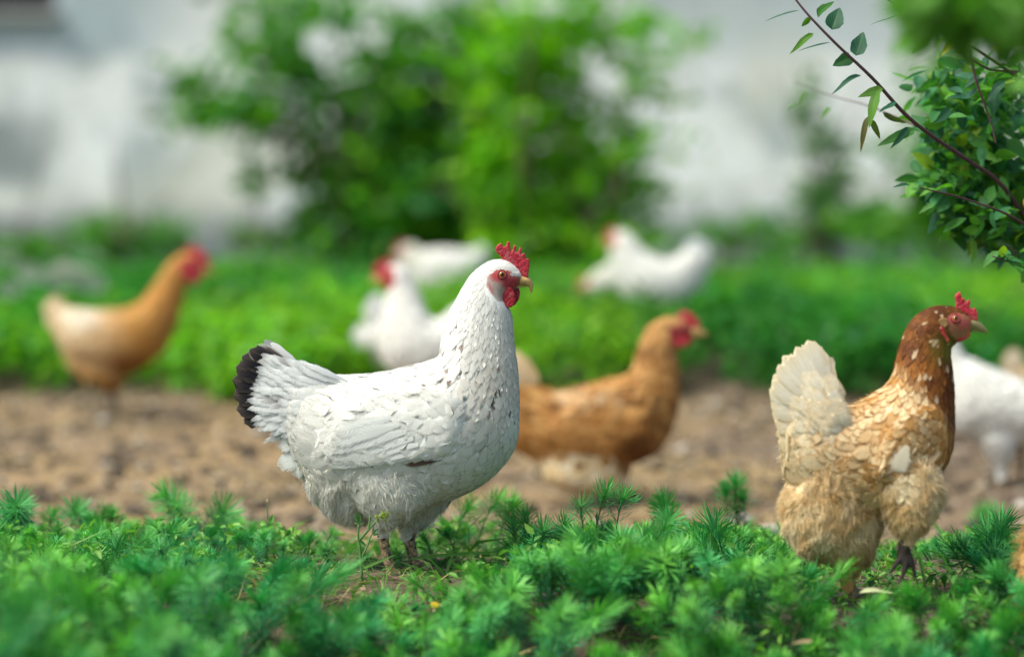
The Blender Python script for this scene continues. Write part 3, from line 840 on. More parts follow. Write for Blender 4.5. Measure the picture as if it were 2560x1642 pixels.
        F3 = np.array([[0, 1, 2], [0, 2, 3], [3, 2, 4]])
        FF = (F3[None] + (np.arange(ns) * 5)[:, None, None]).reshape(-1, 3)
        o = link('down', mesh_np('down', V5.reshape(-1, 3), FF, {'col': np.repeat(c5, 5, 0)}), M['strand'], root); o['kind'] = 'stuff'
    # ---- head furniture
    hc = cfg.get('head_y', 0.0)
    lx = lambda pts: [(Lc(a, b)[0], Lc(a, b)[2]) for a, b in pts]
    hv = cfg.get('head_voxel', .0009)
    if 'comb' in cfg:
        t = cfg.get('comb_t', 9) * u; link('comb', slab('comb', lx(cfg['comb']), -t + hc * u, t + hc * u, hv, 2), M['comb'], root)
    for (poly, y0, y1) in cfg.get('wattles', []):
        link('wattle', slab('wattle', lx(poly), y0 * u, y1 * u, hv, 4), M['wattle'], root)
    for (poly, y0, y1, mt) in cfg.get('earlobes', []):
        link('earlobe', slab('earlobe', lx(poly), y0 * u, y1 * u, hv, 3), M[mt] if isinstance(mt, str) else mt, root)
    for nm, stn in cfg.get('beak', []):
        V, F, _, _ = loft([Lc(a[0], a[1], hc) for a in stn], [Lc(a[2], a[3], hc) for a in stn], [a[4] * u for a in stn], 4, 16)
        mb = bpy.data.meshes.new(nm); mb.from_pydata([tuple(v_) for v_ in V], [], F); mb.polygons.foreach_set('use_smooth', np.ones(len(mb.polygons), bool))
        bm = bmesh.new(); bm.from_mesh(mb); bmesh.ops.recalc_face_normals(bm, faces=bm.faces); bm.to_mesh(mb); bm.free()
        link(nm, mb, M[cfg.get('beak_mat', 'beak_yellow')], root)
    if 'eye' in cfg:
        ex, ez, er = cfg['eye']; o = Lc(ex, ez)
        for sgn in (-1, 1):
            hit, nr, _, _ = bvh.ray_cast(Vector((o[0], sgn * .5, o[2])), Vector((0, -sgn, 0)))
            if not hit: continue
            r = er * u; c = hit - nr * r * .45
            def ball(rad, cen, seg=20, sc=None):
                bm = bmesh.new(); bmesh.ops.create_uvsphere(bm, u_segments=seg, v_segments=seg // 2 + 2, radius=rad)
                for q in bm.verts: q.co += cen
                m_ = bpy.data.meshes.new('eye'); bm.to_mesh(m_); bm.free(); m_.polygons.foreach_set('use_smooth', np.ones(len(m_.polygons), bool)); return m_
            eo = link('eye', ball(r, c), M['iris'], root)
            link('pupil', ball(r * .62, c + nr * r * .50), M['pupil'], eo)
            ring = []
            tx = nr.orthogonal().normalized(); ty = nr.cross(tx)
            pts = [c + nr * r * .42 + (tx * math.cos(q) + ty * math.sin(q)) * r * 1.05 for q in np.linspace(0, 6.2832, 25)]
            mesh_tubes('eyelid', [(pts, np.full(25, r * .30))], M['lid'], root, 8)
    for i, (bx_, bz_, by_, tx_, tz_, ty_, wd, bend, cl, ed, cf) in enumerate(cfg.get('tail', [])):
        big_feather('tail_feather', Lc(bx_, bz_, by_), Lc(tx_, tz_, ty_), wd * u, (0, -1 if by_ + ty_ <= 0 else 1, .15), bend, cl, ed, root, cfg['seed'] * 50 + i, colfn=cf, cup=.05 if cf == 'fray' else .10, ragged=.12 if cf == 'fray' else .05, tipround=.70 if cf == 'fray' else .84)
    for i, (bx_, bz_, tx_, tz_, wd, yo, cl, ed) in enumerate(cfg.get('flight', [])):
        for sgn in (-1, 1):
            if wings.get(sgn) is None: continue
            q = []
            for (a, b) in ((bx_, bz_), (tx_, tz_)):
                o = Lc(a, b); hit = bvh.ray_cast(Vector((o[0], sgn * .5, o[2])), Vector((0, -sgn, 0)))[0]
                q.append(np.array(hit) if hit else None)
            if q[0] is None: continue
            if q[1] is None: o = Lc(tx_, tz_); q[1] = np.array([o[0], q[0][1] * .8, o[2]])
            q[0][1] += sgn * yo * u * .4; q[1][1] += sgn * yo * u
            big_feather('flight_feather', q[0], q[1], wd * u, (0, sgn, .1), .03, cl, ed, wings[sgn], cfg['seed'] * 77 + i, cup=.03, ragged=.06, tipround=.8, colfn='fray')
    for (a, b) in cfg.get('claws', []):
        p0, p1 = Lc(*a), Lc(*b); m_ = (p0 + p1) / 2 + np.array([0, 0, .0012])
        mesh_tubes('claw', [(smooth_path([p0, m_, p1], 4), np.linspace(.0022, .0003, 9))], M['claw'], root, 6)
    return root
# ------------------------------------------------------------------ the hens of the photograph
WHITE = np.array([.80, .785, .745])
def ones(n, c): return np.tile(np.asarray(c, float), (n, 1))
def blob(cx, cz, x, z, rx, rz): return np.clip(1 - np.sqrt(((cx - x) / rx) ** 2 + ((cz - z) / rz) ** 2), 0, 1)

def col_white_hero(cx, cz, s, reg, y, rng):
    n = len(cx)
    c = WHITE * (.93 + .10 * rng.random((n, 1)))
    dirt = np.clip(blob(cx, cz, 1180, 620, 160, 320) * 1.3 + blob(cx, cz, 950, 640, 200, 120) * .7 + .35 * blob(cx, cz, 520, 760, 200, 200) + .3 * blob(cx, cz, 350, 950, 130, 160), 0, 1)[:, None] * (.4 + .6 * rng.random((n, 1)))
    c = lerp(c, np.array([.56, .48, .36]), dirt * .55)
    e = c.copy()
    pr = .8 * np.clip(blob(cx, cz, 1010, 500, 110, 150) * 1.6, 0, 1) + .45 * np.clip(blob(cx, cz, 1190, 690, 90, 150) * 1.3, 0, 1) + .5 * blob(cx, cz, 990, 640, 130, 70) + .5 * blob(cx, cz, 1270, 760, 60, 90) + .3 * blob(cx, cz, 1120, 930, 130, 70)
    hit = rng.random(n) < pr * .5
    c[hit] = np.array([.10, .075, .062]) * (.7 + 3.0 * rng.random((int(hit.sum()), 1)) ** 2)
    e[hit] = lerp(e[hit], c[hit], .25)
    low = (reg == FLUFF) | (reg == THIGH)
    c[low] = lerp(c[low], np.array([.70, .68, .60]), .6); e[low] = lerp(e[low], np.array([.70, .68, .60]), .6)
    return c, e

def ip(s, xs, ys): return np.interp(s, xs, ys)
def white_spacing(cx, cz, s, reg):
    r = ip(s, [0, .15, .45, .55, .68, .80, .86, 1], [.009, .0095, .0085, .0068, .0046, .0038, .0026, .0024])
    return np.where(reg == WING, np.where((cz > 905) & (cx < 800), np.inf, .0095), np.where((reg == THIGH) | (reg == FLUFF), .0085, r))
def white_size(cx, cz, s, reg, rng):
    n = len(cx); j = .85 + .3 * rng.random(n)
    L = ip(s, [0, .12, .40, .55, .66, .80, .86, 1], [.050, .046, .036, .028, .024, .017, .009, .007]) * j
    W = ip(s, [0, .12, .40, .55, .66, .80, .86, 1], [.026, .026, .022, .014, .0075, .0055, .004, .0035]) * j
    lf = ip(s, [0, .12, .4, .6, 1], [.004, .0024, .0012, .0007, .0003]) * (.4 + rng.random(n))
    wg = reg == WING
    L = np.where(wg, .026 + .026 * s, L); W = np.where(wg, .021 + .006 * s, W); lf = np.where(wg, .0010 + .0012 * rng.random(n), lf)
    th = (reg == THIGH) | (reg == FLUFF)
    L = np.where(th, np.where(cz > 1180, .017, .030) * j, L); W = np.where(th, .021 * j, W); lf = np.where(th, .0015 * rng.random(n) + .0005, lf)
    return L, W, lf

f2 = lambda pts: [(910 + .341 * a, .341 * b) for a, b in pts]
def f2b(st): return [(910 + .341 * a, .341 * b, 910 + .341 * c, .341 * d, w) for (a, b), (c, d), w in st]
BLK = (.014, .012, .018); BLKE = (.06, .048, .042)
def tail_white(U, V, cl, ed): return cl, ed
def frayed(U, V, cl, ed):
    m = (V > .82)[:, None]; return np.where(m, np.array([.62, .60, .58]), cl), np.where(m, np.array([.5, .48, .46]), ed)

tail_w = []
for i, (tx, tz, bx, bz, wd) in enumerate([(92, 828, 320, 740, 74), (60, 770, 320, 720, 92), (46, 706, 320, 700, 100), (42, 640, 325, 680, 100), (58, 582, 330, 660, 96), (86, 536, 335, 640, 90), (118, 506, 340, 625, 70)]):
    tail_w.append((bx, bz, -26, tx, tz, -44 - 3 * i, wd, .05, BLK, BLKE, None))
    tail_w.append((bx, bz, 26, tx + 14, tz + 6, 30 + 3 * i, wd, .05, BLK, BLKE, None))
tail_w += [(350, 620, -8, 150, 484, -14, 46, .05, (.10, .08, .07), (.70, .68, .64), 'fray'), (352, 612, 6, 175, 468, 0, 40, .05, (.74, .73, .70), (.70, .68, .64), None),
           (356, 606, 0, 205, 480, -6, 38, .05, (.76, .75, .72), (.7, .7, .68), None), (345, 640, -40, 110, 520, -56, 40, .06, (.60, .58, .55), (.12, .10, .09), None)]
rt = np.random.default_rng(8)
for i in range(95):
    t = (i + .5) / 95; ly = i % 5
    tx = np.interp(t, [0, .2, .4, .6, .8, 1], [185, 140, 122, 112, 132, 190]) + ly * 44 + rt.normal() * 9
    tz = np.interp(t, [0, 1], [540, 905]) + rt.normal() * 12
    bx = tx + 190 + 20 * rt.random(); bz = lerp(tz, 715, .55)
    w_ = (.79, .79, .78) if rt.random() > .12 else (.45, .43, .42)
    tail_w.append((bx, bz, -62 - 9 * ly, tx, tz, -66 - ly * 10, 30 + 18 * rt.random(), .05, w_, (.76, .77, .77), 'fray'))
    if i % 6 == 0: tail_w.append((bx, bz, 60, tx + 8, tz, 62, 44, .05, w_, (.76, .77, .77), 'fray'))
for i in range(34):
    tz = 600 + 340 * (i + .5) / 34 + rt.normal() * 8; tx = 268 + 70 * rt.random() + 10 * (i % 3)
    yy = -118 * math.sqrt(max(.08, 1 - ((tz - 770) / 215) ** 2))
    tail_w.append((tx + 175, lerp(tz, 760, .35), yy * 1.12, tx, tz, yy - 4 * (i % 3), 40 + 18 * rt.random(), .04, (.79, .785, .76), (.77, .765, .74), 'fray'))
tail_w += [(400, 880, -70, 236, 930, -60, 80, .08, (.77, .77, .74), (.74, .74, .72), 'fray'), (430, 930, -70, 236, 1015, -50, 84, .08, (.76, .77, .74), (.72, .73, .7), 'fray'), (450, 950, -80, 300, 1050, -60, 80, .08, (.76, .77, .74), (.72, .73, .7), 'fray'),
           (470, 960, -90, 355, 1068, -70, 80, .08, (.76, .77, .74), (.72, .73, .7), 'fray'), (430, 860, -80, 275, 900, -78, 70, .1, (.78, .78, .76), (.6, .56, .5), 'fray'), (450, 900, -90, 300, 985, -80, 74, .1, (.78, .78, .76), (.6, .56, .5), 'fray')]
fl_w = []
for i, (bx, bz, tx, tz, wd) in enumerate([(900, 950, 470, 1004, 44), (880, 935, 462, 992, 60), (860, 905, 455, 975, 72), (840, 880, 462, 955, 76), (810, 850, 470, 925, 76), (780, 820, 480, 895, 76), (750, 790, 500, 862, 74)]):
    fl_w.append((bx, bz, tx, tz, wd, 13 + i * 1.2, (.80, .80, .775), (.70, .70, .67)))
fl_w.append((965, 968, 800, 992, 34, 5, (.10, .06, .045), (.14, .09, .06)))  # dark feather painted as the shadow line along the wing's lower edge

hen_white = dict(seed=1, streak=True, label='large white hen with black tail and tall red comb standing in the foreground', crop=(560, 580, 1.75), Y=3.26, origin=(1006, 1434), voxel=.0026, smooth=5,
    torso=[(170, 600, 180, 800, 26), (330, 596, 255, 890, 92), (420, 622, 310, 1010, 150), (520, 624, 410, 1120, 200), (640, 617, 560, 1178, 235), (760, 597, 720, 1190, 250), (870, 566, 900, 1192, 250), (935, 545, 1080, 1130, 240), (948, 505, 1215, 1030, 212),
           (955, 450, 1284, 915, 178), (972, 390, 1294, 775, 146), (998, 322, 1290, 620, 118), (1034, 258, 1272, 480, 96), (1076, 188, 1262, 360, 80), (1126, 142, 1235, 305, 68), (1182, 116, 1240, 288, 62), (1240, 118, 1252, 265, 52), (1285, 150, 1282, 240, 38), (1305, 178, 1298, 225, 22)],
    lobes=[dict(st=[(500, 1000, 900, 1000, 100), (530, 1090, 920, 1090, 112), (585, 1180, 880, 1180, 92), (645, 1240, 795, 1235, 58), (672, 1284, 742, 1282, 30)], y=-112, region=THIGH),
           dict(st=[(640, 1080, 1010, 1080, 100), (690, 1180, 990, 1180, 95), (740, 1262, 920, 1254, 62), (778, 1312, 868, 1308, 34)], y=105, region=THIGH),
           dict(st=[(300, 960, 700, 960, 150), (355, 1080, 700, 1090, 160), (405, 1170, 660, 1180, 130), (480, 1235, 630, 1240, 90), (540, 1262, 610, 1265, 40)], y=0, region=FLUFF)],
    legs=[[(712, 1220, -100, 34), (700, 1310, -92, 27), (716, 1400, -86, 24), (742, 1486, -80, 26)], [(742, 1484, -80, 20), (820, 1490, -120, 15), (890, 1500, -150, 10)], [(742, 1484, -80, 20), (840, 1490, -80, 15), (925, 1500, -80, 10)], [(742, 1484, -80, 20), (815, 1490, -40, 15), (870, 1500, -10, 10)], [(742, 1484, -80, 18), (690, 1496, -90, 10)],
          [(800, 1260, 100, 36), (806, 1350, 92, 29), (822, 1420, 86, 25), (838, 1482, 80, 26)], [(838, 1482, 80, 20), (915, 1490, 120, 15), (985, 1500, 150, 10)], [(838, 1482, 80, 20), (935, 1490, 80, 15), (1020, 1500, 80, 10)], [(838, 1482, 80, 20), (910, 1490, 40, 15), (960, 1500, 10, 10)], [(838, 1482, 80, 18), (785, 1496, 70, 10)]],
    claws=[((890, 1500, -150), (920, 1510, -165)), ((925, 1500, -80), (955, 1510, -80)), ((870, 1500, -10), (896, 1510, 5)), ((985, 1500, 150), (1015, 1510, 165)), ((1020, 1500, 80), (1050, 1510, 80)), ((960, 1500, 10), (985, 1510, -5))],
    wing=[(1040, 740, 1030, 850, 10), (980, 690, 985, 930, 24), (880, 660, 880, 962, 28), (760, 668, 760, 980, 28), (640, 705, 640, 992, 26), (550, 765, 550, 1000, 20), (480, 870, 470, 1004, 12)], wing_out=5,
    colour=col_white_hero, spacing=white_spacing, size=white_size, strands=14000, strand_len=.010, strand_w=.8,
    strand_weight=lambda cx, cz, s, reg: np.where(reg == FLUFF, 1.0, np.where(reg == THIGH, .25, 0.0)) * 1.0,
    face=f2([(715, 560), (775, 500), (880, 440), (990, 455), (1070, 530), (1150, 560), (1150, 690), (1040, 760), (960, 880), (850, 870), (770, 770), (700, 660)]), face_col=lambda cx, cz: lerp(lerp(np.array([.40, .33, .29]), np.array([.27, .17, .13]), sstep(1190, 1260, cx)[:, None]), np.array([.36, .03, .045]), np.clip(np.maximum(2.2 * blob(cx, cz, 1210, 180, 62, 46), 1.9 * blob(cx, cz, 1255, 216, 55, 40) + 1.6 * blob(cx, cz, 1150, 262, 40, 60)), 0, 1)[:, None]),
    comb=f2([(930, 370), (880, 290), (835, 250), (822, 190), (845, 155), (885, 128), (908, 140), (915, 190), (940, 170), (962, 178), (965, 120), (985, 103), (1005, 130), (1012, 200), (1018, 245), (1040, 215), (1055, 155), (1075, 150), (1085, 180), (1080, 260), (1110, 235), (1135, 185), (1152, 190), (1150, 240), (1140, 295), (1175, 255), (1200, 265), (1205, 325), (1250, 325), (1250, 380), (1258, 410), (1245, 460), (1240, 555), (1190, 580), (1120, 560), (1060, 500), (1000, 410)]), comb_t=14,
    wattles=[(f2([(1000, 690), (1040, 720), (1075, 790), (1078, 860), (1055, 920), (1010, 950), (950, 955), (910, 930), (880, 870), (870, 820), (900, 760), (950, 700)]), -48, -22), (f2([(1040, 720), (1120, 700), (1137, 760), (1117, 850), (1060, 930), (1010, 900)]), 2, 30)],
    earlobes=[(f2([(680, 650), (740, 680), (780, 760), (790, 800), (840, 830), (830, 870), (790, 850), (740, 790), (700, 720)]), -70, -44, 'wattle'), (f2([(680, 650), (740, 680), (780, 760), (790, 800), (840, 830), (830, 870), (790, 850), (740, 790), (700, 720)]), 44, 70, 'wattle')],
    beak=[('beak', f2b([((1110, 520), (1030, 640), 26), ((1190, 545), (1130, 668), 22), ((1240, 560), (1215, 682), 17), ((1285, 600), (1245, 690), 11), ((1303, 670), (1252, 715), 7), ((1292, 740), (1260, 745), 4), ((1280, 772), (1266, 768), 1.5)])),
          ('lower_beak', f2b([((1010, 640), (1030, 708), 20), ((1090, 662), (1090, 704), 16), ((1160, 678), (1160, 697), 9), ((1218, 686), (1218, 692), 3)]))],
    eye=(910 + .341 * 903, .341 * 527, 16.5), tail=tail_w, flight=fl_w)

# ---- the laced brown hen at the right
def col_laced(cx, cz, s, reg, y, rng):
    n = len(cx); r = rng.random((n, 1)) * .28 + .72 * np.clip((fbm(cx / 55, cz / 55)[:, None] - .25) * 2.2, 0, 1); r2 = rng.random((n, 1))
    neck = sstep(.47, .56, s)[:, None] * (reg == TORSO)[:, None]
    cream = np.array([.76, .58, .34]); tan = np.array([.52, .27, .075]); edge = np.array([.33, .145, .035])
    c = lerp(cream, tan, np.clip(r * 1.7 - .28, 0, 1)); e = lerp(edge, tan, r2 * .55)
    rump = np.clip(blob(cx, cz, 190, 650, 300, 420) * 1.4, 0, 1)[:, None] * (reg == TORSO)[:, None]
    c = lerp(c, np.array([.80, .69, .48]), rump * .85); e = lerp(e, np.array([.64, .46, .23]), rump * .85)
    nk = lerp(np.array([.33, .12, .02]), np.array([.13, .04, .010]), np.clip(r * 1.3, 0, 1))
    front = np.clip((cx - lerp(760, 840, np.clip((cz - 250) / 400, 0, 1))) / 90, 0, 1)[:, None]
    nk = nk * lerp(1.0, .62, front)  # shade on the front of the neck multiplied into the feather colour
    pale = (rng.random(n) < .55 * blob(cx, cz, 690, 480, 150, 110) + .05)[:, None]
    nk2 = np.where(pale & (r2 > .35), np.array([.60, .44, .27]), nk)
    c = lerp(c, nk2, neck); e = lerp(e, nk * 1.15 + np.array([.03, .01, 0]), neck)
    fl = ((reg == FLUFF) | (reg == THIGH))[:, None]
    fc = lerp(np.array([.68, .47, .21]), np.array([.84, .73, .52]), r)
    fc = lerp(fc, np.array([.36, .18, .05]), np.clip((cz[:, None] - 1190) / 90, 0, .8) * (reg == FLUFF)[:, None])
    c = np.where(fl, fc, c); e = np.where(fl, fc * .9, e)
    brst = (blob(cx, cz, 850, 740, 90, 150) > 0)[:, None] & ((reg == TORSO)[:, None])
    c = np.where(brst, lerp(tan, np.array([.30, .14, .04]), r), c); e = np.where(brst, tan * .8, e)
    return c, e
def laced_spacing(cx, cz, s, reg):
    r = ip(s, [0, .15, .40, .50, .60, .72, .80, 1], [.0085, .0085, .0072, .0064, .0050, .0042, .0026, .0024])
    return np.where(reg == WING, .0078, np.where((reg == THIGH) | (reg == FLUFF), .0085, r))
def laced_size(cx, cz, s, reg, rng):
    n = len(cx); j = .85 + .3 * rng.random(n)
    L = ip(s, [0, .15, .40, .52, .62, .74, .80, 1], [.040, .032, .024, .024, .024, .018, .009, .007]) * j
    W = ip(s, [0, .15, .40, .52, .62, .74, .80, 1], [.026, .021, .0155, .012, .009, .0068, .0045, .004]) * j
    lf = ip(s, [0, .2, .4, .6, 1], [.003, .002, .0012, .0009, .0003]) * (.4 + rng.random(n))
    wg = reg == WING
    L = np.where(wg, .020 + .016 * s, L); W = np.where(wg, .014 + .010 * s, W); lf = np.where(wg, .0008 + .0008 * rng.random(n), lf)
    th = (reg == THIGH) | (reg == FLUFF)
    L = np.where(th, .022 * j, L); W = np.where(th, .017 * j, W); lf = np.where(th, .002 * rng.random(n) + .0005, lf)
    return L, W, lf
f4 = lambda pts: [(595 + .341 * a, .341 * b) for a, b in pts]
def f4b(st): return [(595 + .341 * a, .341 * b, 595 + .341 * c, .341 * d, w) for (a, b), (c, d), w in st]
CRM = (.84, .78, .63); CRE = (.80, .70, .52)
tail_l = []
ft = np.random.default_rng(9)
rim = [(308, 330), (285, 300), (262, 284), (235, 272), (208, 274), (180, 288), (150, 308), (124, 334), (102, 364), (84, 400), (72, 440), (66, 480), (66, 524), (70, 570), (76, 616), (80, 664), (86, 712), (94, 760), (106, 806), (132, 856), (170, 900)]
for i, (tx, tz) in enumerate(rim):
    lo = max(0, i - 11) / 9; c_ = lerp(np.array([.86, .80, .66]), np.array([.76, .60, .36]), lo)
    tail_l.append((352, 590 + i * 6, -20, tx + 34 * lo + ft.normal() * 4, tz + ft.normal() * 9, -30 - 2.4 * i + 5 * (i % 2), 96 - 18 * (i < 2), .07, tuple(c_ * (.92 + .1 * ft.random())), tuple(c_ * np.array([.88, .80, .66])), None))
    if i < 13 and i % 2: tail_l.append((352, 590 + i * 6, 30, tx + 16, tz + 14, 40 + 2 * i, 100, .07, CRM, CRE, None))
for i in range(84):
    t = ft.random(); d = .30 + .85 * ft.random()
    rx, rz = np.interp(t * 20, range(21), [q[0] for q in rim]), np.interp(t * 20, range(21), [q[1] for q in rim])
    tx, tz = lerp(rx, 400, d * .62), lerp(rz, 680, d * .62)
    g = ft.random(); c_ = lerp(np.array([.84, .77, .62]), np.array([.70, .53, .31]), np.clip(d * .8 - .40 + .5 * t - .2, 0, 1) * g)
    tail_l.append((lerp(tx, 410, .75), lerp(tz, 690, .6), -52 - 75 * d, tx, tz, -60 - 82 * d - 8 * g, 54 + 22 * g, .07, tuple(c_), tuple(c_ * np.array([.95, .88, .76])), 'fray'))
fl_l = [(740, 690, 540, 838, 74, 5, (.72, .60, .42), (.60, .43, .24)), (760, 710, 575, 862, 64, 3, (.68, .54, .36), (.55, .36, .18)), (800, 720, 640, 862, 56, 2, (.62, .46, .28), (.46, .28, .12)), (690, 700, 520, 825, 60, 9, (.74, .62, .46), (.58, .38, .2)),
        (640, 700, 590, 815, 84, 13, (.80, .70, .54), (.80, .72, .58))]
hen_laced = dict(seed=2, label='laced brown hen with cream fan tail striding with one foot raised', crop=(1880, 700, 1.75), Y=3.04, origin=(2186, 1560), voxel=.0026, smooth=4,
    torso=[(130, 590, 140, 860, 60), (210, 560, 190, 925, 115), (330, 540, 320, 985, 160), (430, 540, 420, 1040, 185), (520, 495, 560, 1030, 196), (590, 446, 720, 930, 196), (616, 396, 822, 840, 172), (622, 352, 872, 740, 142),
           (632, 312, 882, 600, 114), (646, 262, 878, 460, 94), (670, 203, 866, 340, 80), (708, 150, 866, 290, 70), (770, 114, 880, 275, 63), (840, 105, 908, 258, 57), (900, 118, 938, 238, 46), (945, 150, 955, 216, 28)],
    lobes=[dict(st=[(200, 770, 540, 770, 160), (160, 870, 560, 870, 176), (135, 1000, 575, 1000, 172), (150, 1110, 560, 1110, 150), (220, 1190, 530, 1190, 105), (330, 1236, 500, 1232, 60), (382, 1280, 450, 1278, 28)], y=20, region=FLUFF),
           dict(st=[(540, 740, 770, 740, 90), (520, 820, 800, 820, 116), (525, 890, 812, 885, 120), (552, 960, 812, 950, 118), (572, 1030, 788, 1020, 96), (618, 1080, 738, 1072, 60), (642, 1115, 690, 1110, 30)], y=-100, region=THIGH)],
    legs=[[(440, 1230, 20, 44), (412, 1290, 20, 31), (450, 1372, 15, 26), (500, 1448, 10, 25), (536, 1496, 10, 27)], [(536, 1496, 10, 20), (610, 1504, -40, 15), (690, 1512, -60, 10)], [(536, 1496, 10, 20), (640, 1504, 10, 15), (720, 1512, 10, 10)], [(536, 1496, 10, 20), (610, 1504, 60, 15), (690, 1512, 80, 10)], [(536, 1496, 10, 18), (480, 1510, 0, 10)],
          [(665, 1085, -100, 34), (655, 1130, -105, 31), (647, 1172, -112, 27)], [(643, 1160, -112, 15), (615, 1216, -125, 13), (576, 1264, -128, 9)], [(648, 1165, -114, 15), (648, 1236, -130, 14), (622, 1300, -138, 9)], [(658, 1160, -112, 15), (682, 1220, -122, 13), (692, 1282, -126, 9)], [(640, 1150, -100, 14), (620, 1190, -80, 9)]],
    claws=[((576, 1264, -128), (560, 1278, -126)), ((622, 1300, -138), (610, 1318, -134)), ((692, 1282, -126), (694, 1302, -120)), ((690, 1512, -60), (715, 1522, -66)), ((720, 1512, 10), (750, 1522, 10)), ((690, 1512, 80), (715, 1522, 86))],
    leg_col=lambda cx, cz: lerp(np.array([.30, .23, .15]), np.array([.040, .028, .026]), sstep(540, 600, cx)[:, None] * sstep(1400, 1350, cz)[:, None]),
    wing=[(830, 600, 832, 720, 16), (790, 548, 815, 790, 38), (720, 535, 755, 835, 44), (650, 560, 680, 850, 42), (590, 610, 610, 860, 34), (545, 680, 555, 856, 24), (510, 770, 520, 835, 12)], wing_out=8,
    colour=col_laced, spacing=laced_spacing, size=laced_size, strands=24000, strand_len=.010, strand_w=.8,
    strand_weight=lambda cx, cz, s, reg: np.where(reg == FLUFF, 1.0, np.where(reg == THIGH, .7, np.where((reg == TORSO) & (s < .3), .06, .0))),
    face=f4([(715, 460), (760, 415), (880, 390), (980, 430), (1050, 480), (1080, 580), (1030, 640), (1020, 700), (950, 760), (870, 770), (790, 700), (740, 620), (700, 560)]), face_col=lambda cx, cz: lerp(lerp(np.array([.22, .10, .04]), np.array([.30, .13, .07]), sstep(200, 240, cz)[:, None]), np.array([.36, .04, .055]), np.clip(np.maximum(2.4 * blob(cx, cz, 873, 159, 40, 34), 1.8 * blob(cx, cz, 925, 190, 55, 36)), 0, 1)[:, None]),
    comb=f4([(840, 350), (852, 270), (838, 185), (870, 145), (900, 132), (918, 170), (922, 220), (945, 212), (962, 240), (967, 275), (988, 262), (1003, 225), (1027, 230), (1030, 290), (1018, 325), (1060, 358), (1076, 340), (1100, 330), (1107, 368), (1127, 388), (1133, 440), (1130, 510), (1050, 500), (980, 450), (900, 380)]), comb_t=12,
    wattles=[(f4([(790, 650), (870, 630), (960, 630), (1028, 640), (1022, 700), (970, 750), (880, 775), (815, 745)]), -34, -8), (f4([(800, 650), (960, 640), (1020, 650), (1010, 700), (960, 740), (880, 760)]), 8, 34)],
    earlobes=[(f4([(595, 480), (660, 450), (710, 480), (722, 550), (680, 585), (620, 565)]), -66, -46, mat_plain('earlobe_brown', (.30, .17, .07), .7, .2, 300, .4)), (f4([(600, 580), (645, 570), (685, 640), (738, 740), (715, 785), (650, 690)]), -72, -50, 'wattle'), (f4([(600, 580), (645, 570), (685, 640), (738, 740), (715, 785), (650, 690)]), 50, 72, 'wattle')],
    beak=[('beak', f4b([((1030, 480), (1000, 590), 24), ((1110, 492), (1080, 612), 20), ((1180, 530), (1150, 642), 14), ((1235, 590), (1212, 656), 8), ((1258, 640), (1245, 668), 3.5), ((1262, 670), (1257, 672), 1.5)])),
          ('lower_beak', f4b([((950, 600), (950, 662), 18), ((1040, 600), (1040, 645), 14), ((1120, 616), (1120, 650), 8), ((1185, 644), (1185, 658), 3)]))], beak_mat='beak_green',
    eye=(595 + .341 * 815, .341 * 465, 17), tail=tail_l, flight=fl_l)

# ---- background hens
def bg_spacing(cx, cz, s, reg):
    return np.where(reg == TORSO, ip(s, [0, .5, .7, .85, 1], [.012, .0105, .008, .006, .005]), .011)
def bg_size(cx, cz, s, reg, rng):
    n = len(cx); j = .85 + .3 * rng.random(n)
    L = np.where(reg == TORSO, ip(s, [0, .4, .6, .8, 1], [.05, .036, .03, .016, .009]), .03) * j
    W = np.where(reg == TORSO, ip(s, [0, .4, .6, .8, 1], [.028, .024, .016, .009, .005]), .02) * j
    return L, W, .003 * (.5 + rng.random(n))
def col_plain_white(cx, cz, s, reg, y, rng):
    c = WHITE * (.95 + .07 * rng.random((len(cx), 1))); return c, c
def bg(seed, label, crop, Y, origin, torso, colour=col_plain_white, **kw):
    d = dict(seed=seed, label=label, crop=crop, Y=Y, origin=origin, voxel=.0055, smooth=3, torso=torso, colour=colour, spacing=bg_spacing, size=bg_size, head_voxel=.002)
    d.update(kw); return d
def col_left(cx, cz, s, reg, y, rng):
    n = len(cx); r = rng.random((n, 1))
    c = lerp(np.array([.62, .34, .09]), np.array([.46, .21, .045]), r)
    c = lerp(c, np.array([.82, .66, .42]), np.clip(1.6 - s * 3.6, 0, 1)[:, None] * (reg == TORSO)[:, None])
    c = lerp(c, np.array([.86, .80, .70]), np.clip(blob(cx, cz, 650, 650, 190, 120) * 1.5, 0, .9)[:, None] * (.5 + .5 * r))
    c = lerp(c, np.array([.30, .12, .025]), np.clip(blob(cx, cz, 960, 940, 220, 120) * 1.4 + blob(cx, cz, 790, 1080, 130, 100), 0, 1)[:, None])
    c = lerp(c, np.array([.58, .38, .18]), np.clip(blob(cx, cz, 640, 930, 260, 110) * 1.4, 0, .8)[:, None])
    return c * (.85 + .3 * r), c * .9
